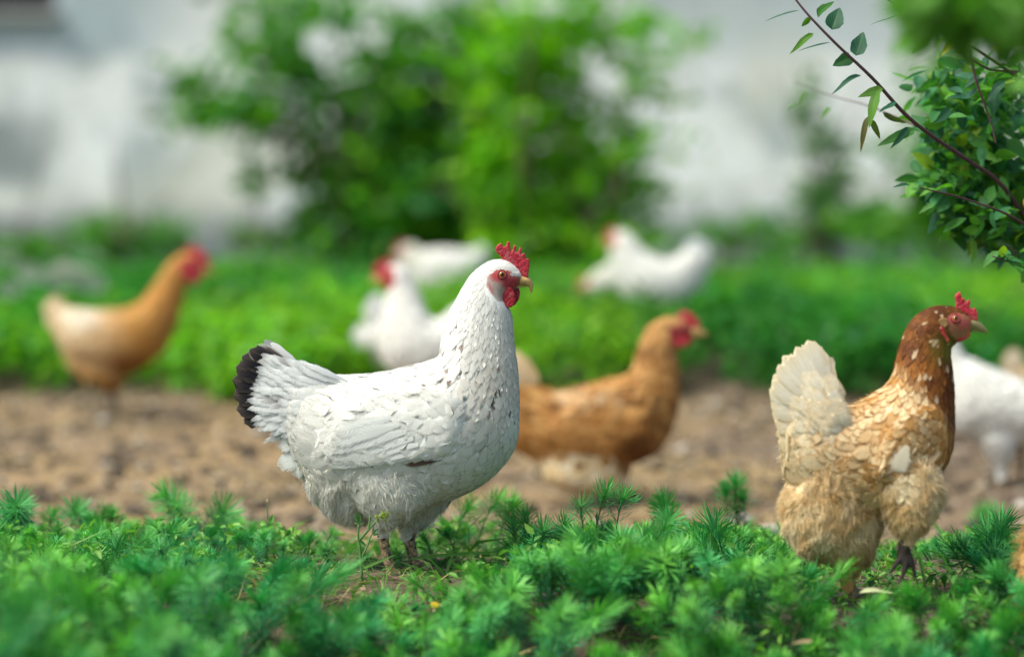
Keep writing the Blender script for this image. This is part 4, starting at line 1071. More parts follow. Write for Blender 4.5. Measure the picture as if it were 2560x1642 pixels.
def col_mid(cx, cz, s, reg, y, rng):
    n = len(cx); r = rng.random((n, 1))
    c = lerp(np.array([.44, .20, .05]), np.array([.60, .34, .12]), r)
    st = fbm((cx + cz) / 160, (cz - cx * .35) / 60)[:, None]
    c = lerp(c, np.array([.15, .06, .016]), np.clip((st - .5) * 5, 0, .75) * (reg != FLUFF)[:, None])
    c = lerp(c, np.array([.70, .52, .32]), np.clip(blob(cx, cz, 620, 650, 320, 110) * 1.6, 0, .8)[:, None] * r)
    c = lerp(c, np.array([.16, .06, .02]), np.clip(blob(cx, cz, 960, 1010, 160, 190) * 1.8, 0, .9)[:, None])
    c = lerp(c, np.array([.74, .60, .38]), np.clip(blob(cx, cz, 90, 480, 170, 160) * 2, 0, .9)[:, None])
    f = (reg == FLUFF) | (reg == THIGH)
    fc = lerp(np.array([.72, .55, .30]), np.array([.86, .77, .58]), r); fc = lerp(fc, np.array([.24, .11, .035]), np.clip((cz[:, None] - 1250) / 100, 0, .9))
    c = np.where(f[:, None], fc, c)
    c = lerp(c, np.array([.62, .40, .17]), (sstep(.62, .95, s) * (reg == TORSO))[:, None] * .5)
    return c, c * np.array([.8, .72, .62])
def col_cream(cx, cz, s, reg, y, rng):
    r = rng.random((len(cx), 1)); c = lerp(np.array([.60, .42, .22]), np.array([.74, .62, .42]), r); return c, c * .85
def col_tan(cx, cz, s, reg, y, rng):
    r = rng.random((len(cx), 1)); c = lerp(np.array([.52, .30, .10]), np.array([.66, .44, .2]), r); return c, c * .85
def col_dusty(cx, cz, s, reg, y, rng):
    c = lerp(WHITE, np.array([.62, .58, .46]), (.4 + .4 * rng.random((len(cx), 1))) * sstep(.3, .8, s)[:, None]); return c, c
def fan(bx, bz, tips, wd, col, edge, y=20):
    return [(bx, bz, (-1) ** i * y * .6, tx, tz, (-1) ** i * y, wd, .06, col, edge, None) for i, (tx, tz) in enumerate(tips)]
WT = (.80, .79, .76)

hens = [hen_white, hen_laced]
hens.append(bg(3, 'tan hen walking on the dirt just behind the large white hen', (1280, 760, 2.852), 4.75, (1520, 1335),
    [(-60, 440, -60, 860, 40), (150, 565, 0, 1010, 100), (310, 612, 130, 1085, 150), (450, 594, 300, 1150, 185), (600, 552, 520, 1165, 200), (750, 512, 740, 1150, 205), (850, 476, 900, 1118, 195), (874, 414, 1036, 1050, 170), (890, 354, 1132, 895, 140), (910, 284, 1186, 720, 110), (940, 214, 1196, 552, 90), (984, 146, 1180, 415, 76), (1052, 102, 1165, 305, 66), (1130, 84, 1182, 285, 58), (1210, 95, 1240, 270, 46), (1270, 132, 1288, 238, 28)],
    col_mid, voxel=.004, wing=[(1000, 640, 1000, 760, 20), (930, 580, 940, 900, 50), (780, 570, 790, 980, 56), (600, 620, 610, 1020, 50), (420, 720, 430, 1030, 36), (280, 850, 290, 1020, 16)], wing_out=10, lobes=[dict(st=[(140, 1000, 820, 1000, 150), (190, 1130, 855, 1100, 165), (230, 1250, 830, 1220, 150), (400, 1325, 790, 1310, 110), (560, 1365, 740, 1360, 60)], y=0, region=FLUFF)],
    legs=[[(500, 1290, -60, 50), (480, 1400, -60, 32), (500, 1500, -60, 30), (530, 1625, -60, 32)], [(530, 1620, -60, 24), (650, 1640, -80, 14)], [(530, 1620, -60, 24), (640, 1640, -20, 14)],
          [(680, 1300, 90, 50), (760, 1340, 90, 32), (900, 1370, 90, 30), (920, 1400, 90, 28)], [(915, 1390, 90, 26), (960, 1440, 70, 22), (985, 1490, 60, 14)], [(915, 1390, 90, 26), (935, 1450, 100, 22), (945, 1495, 100, 14)]], leg_col=(.10, .06, .045),
    comb=[(1140, 110), (1200, 55), (1225, 30), (1240, 60), (1262, 40), (1280, 70), (1305, 75), (1312, 105), (1335, 115), (1340, 160), (1300, 175), (1230, 140)], comb_t=14, face=[(1105, 165), (1180, 130), (1270, 130), (1310, 190), (1280, 265), (1180, 295), (1125, 255)], face_col=(.26, .02, .03),
    wattles=[([(1135, 240), (1280, 235), (1265, 275), (1210, 305), (1150, 300)], -60, -20), ([(1135, 240), (1280, 235), (1265, 275), (1210, 300), (1150, 300)], 20, 60)], eye=(1215, 165, 18),
    beak=[('beak', [(1290, 150, 1275, 235, 26), (1335, 165, 1325, 225, 16), (1375, 190, 1370, 218, 7), (1395, 212, 1390, 216, 1.5)])],
    tail=fan(180, 640, [(40, 380), (-40, 330), (-110, 330), (-160, 380), (-190, 450), (-200, 540), (-190, 640)], 150, (.74, .58, .36), (.66, .47, .24), 40)))
hens.append(bg(4, 'golden brown hen with pale tail at the left edge of the dirt', (0, 560, 2.75), 6.2, (290, 1043),
    [(345, 540, 350, 690, 30), (430, 560, 430, 870, 80), (540, 582, 520, 990, 120), (680, 592, 680, 1040, 150), (820, 586, 840, 1040, 155), (920, 562, 990, 985, 145), (1000, 505, 1130, 860, 120), (1050, 436, 1215, 690, 92), (1102, 356, 1252, 545, 74), (1162, 272, 1280, 425, 60), (1222, 214, 1330, 380, 52), (1290, 190, 1390, 350, 42), (1350, 210, 1420, 320, 25)],
    col_left, lobes=[dict(st=[(430, 900, 900, 900, 110), (500, 1010, 880, 1000, 110), (640, 1080, 860, 1080, 80), (700, 1140, 810, 1140, 40)], y=0, region=THIGH)],
    legs=[[(620, 1040, -50, 34), (620, 1120, -50, 26), (640, 1220, -50, 24), (650, 1320, -50, 26)], [(650, 1318, -50, 18), (740, 1330, -70, 12)], [(650, 1318, -50, 18), (740, 1330, -20, 12)], [(760, 1120, 50, 30), (770, 1200, 50, 26), (800, 1270, 50, 24), (825, 1320, 50, 26)], [(825, 1318, 50, 18), (910, 1330, 60, 12)], [(825, 1318, 50, 18), (905, 1330, 20, 12)]], leg_col=(.46, .36, .24),
    comb=[(1270, 210), (1275, 165), (1300, 150), (1320, 165), (1345, 142), (1370, 165), (1400, 172), (1415, 205), (1440, 230), (1448, 300), (1400, 290), (1340, 240)], comb_t=16, face=[(1250, 245), (1380, 220), (1450, 300), (1410, 380), (1290, 390), (1240, 330)], face_col=(.36, .02, .035),
    wattles=[([(1280, 330), (1400, 330), (1380, 395), (1320, 410)], -50, -20), ([(1280, 330), (1400, 330), (1380, 395), (1320, 410)], 20, 50)], eye=(1365, 275, 14),
    beak=[('beak', [(1400, 270, 1400, 340, 20), (1450, 300, 1445, 338, 10), (1490, 335, 1488, 339, 1.5)])],
    tail=fan(450, 650, [(350, 500), (318, 540), (310, 600), (320, 660), (345, 720)], 110, (.80, .66, .44), (.74, .58, .36), 30)))
hens.append(bg(5, 'white hen facing left with red comb, right behind the large white hen', (860, 540, 3.667), 5.6, (1030, 1127),
    [(1250, 700, 1270, 900, 40), (1120, 770, 1200, 1150, 110), (980, 868, 1120, 1350, 180), (860, 945, 950, 1480, 230), (760, 890, 700, 1520, 240), (720, 795, 480, 1450, 225), (690, 722, 350, 1300, 190), (660, 642, 312, 1120, 150), (630, 574, 330, 960, 120), (600, 514, 366, 830, 100), (560, 460, 394, 720, 90), (500, 436, 392, 650, 80), (430, 445, 350, 610, 65), (370, 482, 320, 590, 45)],
    legs=[[(640, 1480, -70, 60), (640, 1750, -70, 38), (640, 2140, -70, 38)], [(640, 2130, -70, 28), (520, 2150, -90, 16)], [(640, 2130, -70, 28), (520, 2150, -40, 16)], [(740, 1480, 90, 60), (740, 1750, 90, 38), (740, 2140, 90, 38)], [(740, 2130, 90, 28), (620, 2150, 100, 16)], [(740, 2130, 90, 28), (620, 2150, 50, 16)]],
    comb=[(460, 460), (450, 405), (420, 385), (400, 410), (375, 388), (350, 412), (325, 405), (310, 440), (285, 450), (268, 500), (275, 550), (330, 545), (400, 490)], comb_t=16, face=[(280, 470), (475, 465), (480, 640), (400, 680), (320, 640)], face_col=(.36, .03, .04),
    wattles=[([(350, 590), (460, 580), (465, 650), (410, 685), (365, 660)], -60, -20), ([(350, 590), (460, 580), (465, 650), (410, 685), (365, 660)], 20, 60)], eye=(400, 530, 18),
    beak=[('beak', [(330, 520, 335, 610, 26), (280, 550, 285, 605, 14), (235, 595, 238, 600, 2)])],
    tail=fan(1150, 800, [(1260, 600), (1320, 640), (1360, 720), (1370, 800)], 150, WT, WT, 40)))
hens.append(bg(6, 'far white hen facing left on the bank, partly behind the large hen', (860, 540, 3.667), 8.6, (1090, 810),
    [(1290, 310, 1290, 420, 30), (1200, 318, 1230, 600, 80), (1080, 316, 1100, 710, 120), (950, 304, 920, 760, 135), (820, 306, 740, 760, 125), (740, 322, 620, 690, 100), (690, 294, 556, 560, 75), (650, 266, 516, 470, 60), (600, 256, 494, 420, 52), (540, 286, 482, 400, 40), (500, 316, 470, 390, 25)],
    legs=[[(880, 740, -40, 30), (880, 850, -40, 20), (880, 990, -40, 20)], [(940, 740, 40, 30), (940, 850, 40, 20), (940, 990, 40, 20)]], colour=col_dusty,
    comb=[(570, 290), (560, 235), (530, 245), (510, 235), (495, 270), (470, 290), (480, 330), (530, 320)], comb_t=9, face=[(470, 330), (540, 320), (545, 400), (480, 410)], face_col=(.36, .16, .14),
    beak=[('beak', [(490, 330, 490, 385, 14), (455, 350, 455, 380, 7), (430, 372, 430, 375, 1.5)])], wattles=[([(490, 380), (530, 380), (525, 430), (495, 425)], -20, -6)],
    tail=fan(1200, 400, [(1270, 262), (1300, 290), (1320, 340), (1320, 400)], 90, WT, WT, 20)))
hens.append(bg(7, 'far white hen facing left with raised tail below the bright bush', (1420, 540, 5.133), 7.5, (1640, 868),
    [(1750, 400, 1780, 690, 60), (1600, 420, 1730, 930, 120), (1430, 500, 1550, 1110, 180), (1280, 575, 1300, 1180, 210), (1130, 530, 1000, 1160, 220), (1020, 476, 760, 1070, 200), (960, 424, 640, 900, 160), (900, 346, 574, 720, 130), (830, 268, 552, 580, 110), (740, 200, 540, 480, 95), (640, 188, 524, 420, 75), (560, 216, 494, 380, 50)],
    legs=[[(1000, 1120, -70, 60), (1000, 1400, -70, 36), (1000, 1670, -70, 36)], [(1150, 1120, 90, 60), (1150, 1400, 90, 36), (1150, 1670, 90, 36)]],
    lobes=[dict(st=[(950, 1050, 1400, 1050, 120), (1000, 1200, 1400, 1200, 110), (1060, 1330, 1300, 1320, 60)], y=0, region=FLUFF)],
    comb=[(640, 215), (620, 165), (580, 150), (540, 160), (510, 190), (480, 230), (470, 290), (520, 290)], comb_t=20, face=[(470, 220), (620, 230), (620, 400), (500, 400)], face_col=(.46, .16, .10),
    beak=[('beak', [(500, 270, 500, 350, 24), (440, 300, 445, 345, 12), (390, 340, 392, 344, 2)])], wattles=[([(490, 360), (590, 360), (570, 440), (510, 430)], -50, -14), ([(490, 360), (590, 360), (570, 440), (510, 430)], 14, 50)],
    tail=fan(1560, 560, [(1600, 330), (1680, 300), (1750, 330), (1800, 400), (1830, 500), (1830, 620)], 200, (.78, .79, .80), (.74, .75, .78), 50)))
hens.append(bg(8, 'far cream-necked white hen leaning down left of the white hen with raised tail', (1420, 540, 5.133), 8.0, (1570, 848),
    [(1000, 600, 1050, 900, 60), (900, 590, 950, 1010, 90), (760, 560, 760, 1050, 130), (610, 580, 580, 1050, 130), (490, 634, 420, 1030, 108), (380, 694, 310, 1000, 88), (290, 766, 240, 970, 70), (215, 834, 185, 955, 52), (150, 884, 140, 948, 30)],
    col_dusty, legs=[[(700, 1000, -40, 40), (700, 1300, -40, 30), (700, 1570, -40, 30)], [(800, 1000, 50, 40), (800, 1300, 50, 30), (800, 1570, 50, 30)]],
    comb=[(270, 800), (230, 770), (190, 780), (160, 810), (120, 850), (130, 890), (190, 870)], comb_t=16, face=[(90, 830), (250, 830), (240, 980), (110, 980)], face_col=(.40, .13, .08), beak=[('beak', [(160, 890, 165, 950, 18), (110, 920, 115, 950, 8), (70, 950, 72, 954, 1.5)])],
    wattles=[([(150, 940), (230, 930), (220, 1000), (170, 1000)], -30, -8)], tail=fan(950, 700, [(1060, 540), (1100, 600), (1110, 680)], 130, WT, WT, 30)))
hens.append(bg(9, 'white hen seen from the side behind the head of the laced brown hen', (2300, 780, 3.347), 5.0, (2480, 1224),
    [(1500, 800, 1500, 1000, 60), (1250, 720, 1300, 1090, 150), (1000, 636, 1050, 1110, 200), (800, 548, 800, 1100, 230), (600, 470, 560, 1070, 230), (450, 402, 350, 1040, 210), (360, 350, 200, 960, 170), (320, 266, 125, 850, 130), (300, 176, 115, 700, 100), (290, 96, 124, 560, 85), (260, 40, 114, 430, 75), (200, 12, 84, 330, 60), (130, 30, 55, 230, 45)],
    lobes=[dict(st=[(420, 950, 850, 950, 130), (500, 1090, 800, 1090, 120), (560, 1200, 760, 1190, 80), (620, 1260, 720, 1260, 40)], y=-60, region=THIGH)],
    legs=[[(670, 1200, -60, 40), (665, 1330, -60, 34), (650, 1480, -60, 34)], [(650, 1475, -60, 24), (540, 1490, -80, 14)], [(650, 1475, -60, 24), (540, 1490, -30, 14)], [(860, 1050, 90, 60), (870, 1250, 90, 34), (860, 1480, 90, 34)], [(860, 1475, 90, 24), (750, 1490, 90, 14)]],
    comb=[(200, 40), (180, -30), (140, -10), (110, -30), (80, 20), (50, 40), (60, 90), (130, 70)], comb_t=16, face=[(30, 80), (180, 70), (180, 230), (60, 250)], face_col=(.36, .03, .04), wattles=[([(70, 200), (160, 200), (150, 280), (100, 290)], -50, -16)],
    beak=[('beak', [(60, 110, 65, 190, 24), (15, 140, 20, 190, 12), (-25, 185, -22, 190, 2)])], tail=fan(1350, 830, [(1560, 700), (1620, 760), (1640, 850)], 160, WT, WT, 40)))
hens.append(bg(10, 'cream hen at the right edge, only its tail in view behind the white hen', (2300, 780, 3.347), 5.8, (2660, 1093),
    [(740, 420, 740, 560, 40), (850, 460, 900, 740, 90), (1050, 480, 1100, 830, 120), (1250, 460, 1250, 830, 120), (1400, 390, 1450, 720, 90), (1450, 260, 1520, 510, 60), (1470, 160, 1540, 360, 45), (1520, 130, 1560, 270, 35)], col_cream,
    legs=[[(1180, 800, -40, 36), (1180, 900, -40, 24), (1200, 1045, -40, 24)], [(1260, 800, 50, 36), (1260, 900, 50, 24), (1280, 1045, 50, 24)]], comb=[(1500, 150), (1500, 100), (1540, 90), (1580, 110), (1600, 160), (1560, 170)], comb_t=10, face=[(1520, 170), (1600, 170), (1590, 260), (1530, 270)],
    beak=[('beak', [(1560, 180, 1560, 240, 16), (1600, 210, 1600, 236, 8), (1630, 235, 1630, 238, 1.5)])], tail=fan(850, 520, [(760, 300), (715, 330), (695, 380), (690, 440), (700, 500)], 130, (.74, .66, .5), (.6, .46, .28), 30)))
hens.append(bg(11, 'white hen mostly hidden behind the left-facing white hen, pale tail showing at left', (860, 540, 3.667), 6.5, (970, 1006),
    [(140, 1060, 125, 1210, 40), (260, 980, 300, 1330, 100), (420, 980, 450, 1440, 130), (580, 1000, 600, 1440, 120), (660, 1080, 680, 1380, 80), (700, 1180, 720, 1380, 50), (720, 1290, 740, 1390, 30)], colour=col_dusty,
    legs=[[(450, 1380, -40, 40), (450, 1550, -40, 28), (450, 1700, -40, 28)], [(520, 1380, 50, 40), (520, 1550, 50, 28), (520, 1700, 50, 28)]],
    beak=[('beak', [(720, 1320, 715, 1380, 16), (750, 1360, 742, 1390, 8), (765, 1400, 760, 1402, 1.5)])], comb=[(700, 1290), (730, 1270), (760, 1290), (770, 1330), (740, 1330)], comb_t=9,
    tail=fan(330, 1080, [(90, 1150), (75, 1090), (110, 1020), (215, 800), (260, 720), (310, 700), (340, 780)], 120, WT, WT, 40)))
hens.append(bg(12, 'tan hen at the bottom right edge, only its rump in view', (0, 0, 1.0), 2.95, (2790, 1640),
    [(2556, 1350, 2548, 1540, 40), (2620, 1300, 2600, 1590, 90), (2720, 1280, 2720, 1610, 115), (2850, 1270, 2860, 1605, 125), (2980, 1220, 3010, 1550, 108), (3020, 1130, 3080, 1430, 75), (3040, 1050, 3095, 1290, 55), (3060, 990, 3105, 1150, 45), (3110, 980, 3135, 1060, 30)], col_tan,
    legs=[[(2780, 1590, -40, 20), (2780, 1638, -40, 14)], [(2830, 1590, 40, 20), (2830, 1638, 40, 14)]], comb=[(3070, 985), (3070, 940), (3100, 930), (3130, 950), (3145, 990), (3110, 995)], comb_t=6, face=[(3080, 1000), (3140, 995), (3135, 1060), (3095, 1075)], eye=(3115, 1015, 8),
    beak=[('beak', [(3125, 1000, 3125, 1045, 10), (3155, 1020, 3152, 1045, 5), (3172, 1043, 3170, 1046, 1)])], tail=fan(2640, 1340, [(2590, 1200), (2570, 1250), (2556, 1310)], 60, (.66, .46, .22), (.58, .36, .14), 20), strands=5000, strand_weight=lambda cx, cz, s, reg: np.where(s < .4, 1.0, .05)))
for h in hens: build_hen(h)
# ------------------------------------------------------------------ foreground spurge, grass and small plants
def make_sprig(rng, h, n, nl, lean=.25, wide=1.0):
    """one spurge stem as arrays: needles V (n,5,3), shade (n,), stem path"""
    az = rng.random() * 6.283; bend = np.array([math.cos(az), math.sin(az), 0]) * lean * h
    k_ = int(n * .5); tt = np.concatenate([np.sort(rng.random(n - k_) ** .6) * .75 + .2, .84 + .16 * np.sort(rng.random(k_) ** .7)])
    path = lambda t: np.stack([bend[0] * t ** 2, bend[1] * t ** 2, h * t], -1)
    p = path(tt); ax = unit(path(np.minimum(tt + .05, 1.05)) - path(tt))
    phi = np.arange(n) * 2.39996 + rng.random(n) * .5
    a = unit(np.cross(ax, np.array([.3, 1, .1]))); b = np.cross(ax, a)
    rad = np.cos(phi)[:, None] * a + np.sin(phi)[:, None] * b
    el = np.where(tt > .84, (tt - .84) / .16 * (rng.random(n) * .9 + .35) + rng.random(n) * .3 - .12, np.interp(tt, [0, .6, 1], [.05, .30, .6])) + rng.normal(size=n) * .15
    d = unit(rad * np.cos(el)[:, None] + ax * np.sin(el)[:, None])
    L = (nl * np.interp(tt, [0, .3, .8, .95, 1], [.7, 1, 1, .95, .85]) * (.75 + .4 * rng.random(n)))[:, None]
    sd = unit(np.cross(d, ax + .01)); w = .00072 * wide * (.8 + .4 * rng.random((n, 1)))
    up = np.cross(sd, d)
    cur = (rng.random((n, 1)) * .7 - .35)
    m = p + d * L * .68 + up * L * -.02; tip = p + d * L + ax * L * cur * .5
    V = np.stack([p - sd * w * .6, p + sd * w * .6, m + sd * w * 1.15, m - sd * w * 1.15, tip], 1)
    return V, tt, path(np.linspace(0, 1, 6))
NEEDLE_F = np.array([[0, 1, 2], [0, 2, 3], [3, 2, 4]])
NEEDLE_UV = np.array([[-1, 0, 0], [1, 0, 0], [1, .5, 0], [-1, .5, 0], [0, 1, 0]], float)
def needle_mesh(name, V, col, mat, parent=None):
    n = len(V)
    F = (NEEDLE_F[None] + (np.arange(n) * 5)[:, None, None]).reshape(-1, 3)
    return link(name, mesh_np(name, V.reshape(-1, 3), F, {'col': np.repeat(col, 5, 0), 'fuv': np.tile(NEEDLE_UV, (n, 1))}, smooth=False), mat, parent)
G_OLD_SHADE = np.array([.018, .15, .075]); G_MID = np.array([.05, .33, .10]); G_NEW_LIT = np.array([.24, .54, .04])  # old to new growth, with gap shadows and highlights put into the greens
def sprig_col(tt, tone, rng):
    n = len(tt); f = np.clip((tt - .45) * 1.6, 0, 1)[:, None]
    c = lerp(G_OLD_SHADE, G_MID, f); c = lerp(c, G_NEW_LIT, (f ** 3) * tone)
    return c * (.75 + .5 * rng.random((n, 1)))

def pix_of(x, y, z):
    c, s = math.cos(PITCH), math.sin(PITCH); dz = z - CAM_Z
    dep = y * c - dz * s; up = y * s + dz * c
    return 1280 + FPX * x / dep, 821 - FPX * up / dep

# how high the mat grows along the strip, in photo rows (nearer / farther than the white hen)
TOPX = [-200, 0, 200, 400, 520, 620, 700, 800, 900, 1000, 1120, 1220, 1330, 1420, 1520, 1620, 1700, 1800, 1900, 2000, 2080, 2160, 2240, 2330, 2420, 2560, 2800]
TOPN = [1350, 1350, 1345, 1355, 1360, 1380, 1430, 1475, 1490, 1495, 1460, 1405, 1350, 1320, 1315, 1350, 1320, 1345, 1380, 1440, 1535, 1575, 1550, 1440, 1385, 1370, 1370]
TOPF = [1300, 1320, 1295, 1300, 1290, 1300, 1310, 1330, 1350, 1360, 1290, 1290, 1320, 1310, 1310, 1325, 1325, 1310, 1320, 1340, 1350, 1370, 1370, 1350, 1330, 1330, 1330]
def build_cover():
    rng = np.random.default_rng(61)
    protos = []
    for i in range(36):
        h = .5 + rng.random() * .5
        V, tt, path = make_sprig(rng, .10 * h / .75, int(130 + 60 * rng.random()), .025 * (.75 + .5 * rng.random()), .45)
        protos.append((V, tt, path))
    AV, AC, SV = [], [], []
    cnt = 0; pts = []
    tries = 15000
    ys = 2.25 + 1.75 * rng.random(tries); xs = (rng.random(tries) * 2 - 1) * (.23 * ys + .14)
    grid = {}
    zs = gz(xs, ys); px, py = pix_of(xs, ys, zs)
    edge_far = 3.72 + .24 * (fbm(xs * 3.5 + 2, xs * 0 + 7) - .45)
    bare = np.clip(1.5 - np.hypot((px - 780) / 200, (py - 1560) / 95), 0, 1) + .95 * np.clip(1.5 - np.hypot((px - 990) / 300, (py - 1450) / 80), 0, 1)
    bare += .8 * np.clip(1.3 - np.hypot((px - 2020) / 160, (py - 1520) / 60), 0, 1)
    clus = fbm(xs * 7 + 20, ys * 7)
    keep = (ys < edge_far) & (rng.random(tries) > bare) & (clus > .30 + .12 * rng.random(tries))
    n = 0
    for i in np.where(keep)[0]:
        key = (int(xs[i] // .0236), int(ys[i] // .0236)); ok = True
        for a in (-1, 0, 1):
            for b in (-1, 0, 1):
                for q in grid.get((key[0] + a, key[1] + b), ()):
                    if (q[0] - xs[i]) ** 2 + (q[1] - ys[i]) ** 2 < .0235 ** 2: ok = False
        if not ok: continue
        grid.setdefault(key, []).append((xs[i], ys[i]))
        V, tt, path = protos[rng.integers(len(protos))]
        sc = (.40 + .75 * fbm(xs[i] * 4 + 60, ys[i] * 4) + .55 * rng.random())
        sc *= np.interp(ys[i], [2.3, 2.8, 3.2, 3.7], [1.0, .95, .85, .8]) * (1 - .45 * min(float(np.clip(1.6 - np.hypot((px[i] - 900) / 420, (py[i] - 1440) / 90), 0, 1)), .8))
        if 1880 < px[i] < 2560 and 1380 < py[i] < 1600: sc *= .85
        hmax = (py[i] - float(np.interp(px[i], TOPX, TOPN if ys[i] < 3.27 else TOPF)) + 14 * rng.normal()) * ys[i] / FPX
        hh = path[-1][2] * sc + .020 * sc
        sink = max(0.0, hh - hmax)
        if sink > .75 * hh: continue
        a = rng.random() * 6.283; ca, sa = math.cos(a), math.sin(a)
        R = np.array([[ca, -sa, 0], [sa, ca, 0], [0, 0, 1.]])
        tl = rng.normal(size=2) * .34
        Sh = np.eye(3); Sh[0, 2] = tl[0]; Sh[1, 2] = tl[1]
        Mx = (Sh @ R) @ np.diag([.75 + .5 * rng.random(), .75 + .5 * rng.random(), 1.0]) * sc
        o = np.array([xs[i], ys[i], zs[i] - .004 - sink])
        AV.append(V @ Mx.T + o); AC.append(sprig_col(tt, np.clip(3.2 * fbm(xs[i] * 6, ys[i] * 6 + 40) - 1.2 + .5 * rng.random(), 0, 1), rng) * (.85 + .3 * rng.random()))
        sp = path @ Mx.T + o
        wv = np.array([.0009, 0, 0])
        for k in range(5): SV.append([sp[k] - wv, sp[k] + wv, sp[k + 1] + wv, sp[k + 1] - wv])
        n += 1
    AV = np.concatenate(AV); AC = np.concatenate(AC)
    tag(needle_mesh('spurge_cover', AV, AC, M['needle']), 'dense mat of feathery green spurge across the foreground', 'ground cover', kind='stuff')
    SV = np.array(SV)
    o = cards(SV, 'spurge_stalks', M['needle'], ones(len(SV), (.10, .19, .06))); tag(o, 'thin green stalks under the feathery spurge mat', 'stalks', kind='stuff')
    print('sprigs', n, 'needles', len(AV))

    # broad little leaves and dry stalks coming up through the mat
    gx = np.array([q for c in grid.values() for q in c]); pk = rng.integers(0, len(gx), 1100); gx = gx[pk] + rng.normal(size=(1100, 2)) * .012
    zz = gz(gx[:, 0], gx[:, 1]); qx, qy = pix_of(gx[:, 0], gx[:, 1], zz)
    top = np.clip((qy - np.where(gx[:, 1] < 3.27, np.interp(qx, TOPX, TOPN), np.interp(qx, TOPX, TOPF))) * gx[:, 1] / FPX, .012, .075)
    C = np.concatenate([np.stack([gx[:, 0], gx[:, 1], zz + top * (.45 + .5 * rng.random(1100))], 1) + rng.normal(size=(1100, 3)) * .006 for _ in range(4)])
    V = leaf_cloud(C, .015, rng, 1.2, .5)
    leaf_mesh('leafy_weeds', V, lerp(np.array([.07, .24, .04]), np.array([.22, .42, .07]), rng.random((len(C), 1))), M['grass']); tag(bpy.data.objects['leafy_weeds'], 'small broad-leaved weeds mixed into the foreground spurge', 'weeds', kind='stuff')
    kk = rng.random(1100) < .45; b0 = np.stack([gx[kk, 0], gx[kk, 1], zz[kk]], 1); m_ = len(b0); hgt = (top[kk] * (.6 + .6 * rng.random(m_)))[:, None]
    d0 = unit(rng.normal(size=(m_, 3)) * np.array([.5, .5, 0]) + np.array([0, 0, 1])); s0 = unit(np.cross(d0, rng.normal(size=(m_, 3)))) * .0007
    o = cards(np.stack([b0 - s0, b0 + s0, b0 + d0 * hgt + s0 * .6, b0 + d0 * hgt - s0 * .6], 1), 'dry_stalks', M['straw'], np.array([.42, .34, .18]) * (.5 + .8 * rng.random((m_, 1)))); tag(o, 'thin dry stalks standing among the foreground spurge', 'stalks', kind='stuff')

    # short grass, clover and dry bits among and between the spurge
    n = 15000
    y = 2.25 + 1.6 * rng.random(n); x = (rng.random(n) * 2 - 1) * (.23 * y + .12)
    z = gz(x, y); px, py = pix_of(x, y, z)
    earth = np.clip(1.25 - np.hypot((px - 800) / 130, (py - 1570) / 60), 0, 1)
    k = (y < 3.70 + .2 * (fbm(x * 3.5 + 2, x * 0 + 7) - .45)) & (rng.random(n) > earth * 1.5) & (fbm(x * 9 + 3, y * 9 + 1) > .36)
    x, y, z = x[k], y[k], z[k]; n = len(x)
    L = (.014 + .040 * rng.random(n) ** 2.2)[:, None]
    d = unit(rng.normal(size=(n, 3)) * np.array([.7, .7, 0]) + np.array([0, 0, .55])); sd = unit(np.cross(d, rng.normal(size=(n, 3)))); w = (.0009 + .0009 * rng.random((n, 1)))
    p = np.stack([x, y, z - .002], 1); m = p + d * L * .55; tip = p + d * L + unit(d * np.array([1, 1, 0]) + 1e-6) * L * .35 - np.array([0, 0, 1]) * L * .18
    V = np.stack([p - sd * w, p + sd * w, m + sd * w * .9, m - sd * w * .9, tip], 1)
    c = lerp(np.array([.06, .20, .03]), np.array([.17, .33, .05]), rng.random((n, 1)))
    gpx, gpy = pix_of(x, y, z); tallg = (rng.random(n) < .10) & ~((gpx > 820) & (gpx < 1080) & (y < 3.3)) & ~((gpx > 2060) & (gpx < 2300)); k2 = np.where(tallg)[0]
    for q in (2, 3): V[k2, q] += (V[k2, q] - p[k2]) * .9
    V[k2, 4] = p[k2] + (V[k2, 4] - p[k2]) * 2.1
    dry = rng.random(n) < .12; c[dry] = np.array([.46, .36, .18]) * (.6 + .6 * rng.random((int(dry.sum()), 1)))
    tag(needle_mesh('grass', V, c, M['grass']), 'short bright grass around the feet of the white hen', 'grass', kind='stuff')
    n = 2600
    y = 2.6 + 1.15 * rng.random(n); x = (rng.random(n) * 2 - 1) * (.23 * y + .1); z = gz(x, y)
    k = fbm(x * 6 + 11, y * 6 + 5) > .46; x, y, z = x[k], y[k], z[k]; n = len(x)
    C = np.stack([x, y, z + .004 + .02 * rng.random(n)], 1)
    V = leaf_cloud(C, .012, rng, 1.6, .75)
    c = lerp(np.array([.05, .17, .04]), np.array([.12, .27, .07]), rng.random((n, 1)))
    leaf_mesh('clover', V, c, M['grass']); tag(bpy.data.objects['clover'], 'tiny round leaves low between the grass blades', 'clover', kind='stuff')
    # dead stems on the bare patch
    n = 900
    px = 780 + rng.normal(size=n) * 190; py = 1500 + rng.normal(size=n) * 60
    Yd = 3.26 * 813 / (py - 617); k = (Yd > 2.6) & (Yd < 3.6); px, Yd = px[k], Yd[k]; n = len(px)
    x = (px - 1280) / FPX * Yd; z = gz(x, Yd) + .004 + .012 * rng.random(n); C = np.stack([x, Yd, z], 1)
    a = rng.random(n) * 6.283; d = np.stack([np.cos(a), np.sin(a), rng.normal(size=n) * .25], 1); sd = unit(np.cross(d, np.array([0, 0, 1.]))); L = (.006 + .02 * rng.random(n) ** 2)[:, None]; W = .0007
    V = np.stack([C - d * L - sd * W, C - d * L + sd * W, C + d * L + sd * W, C + d * L - sd * W], 1)
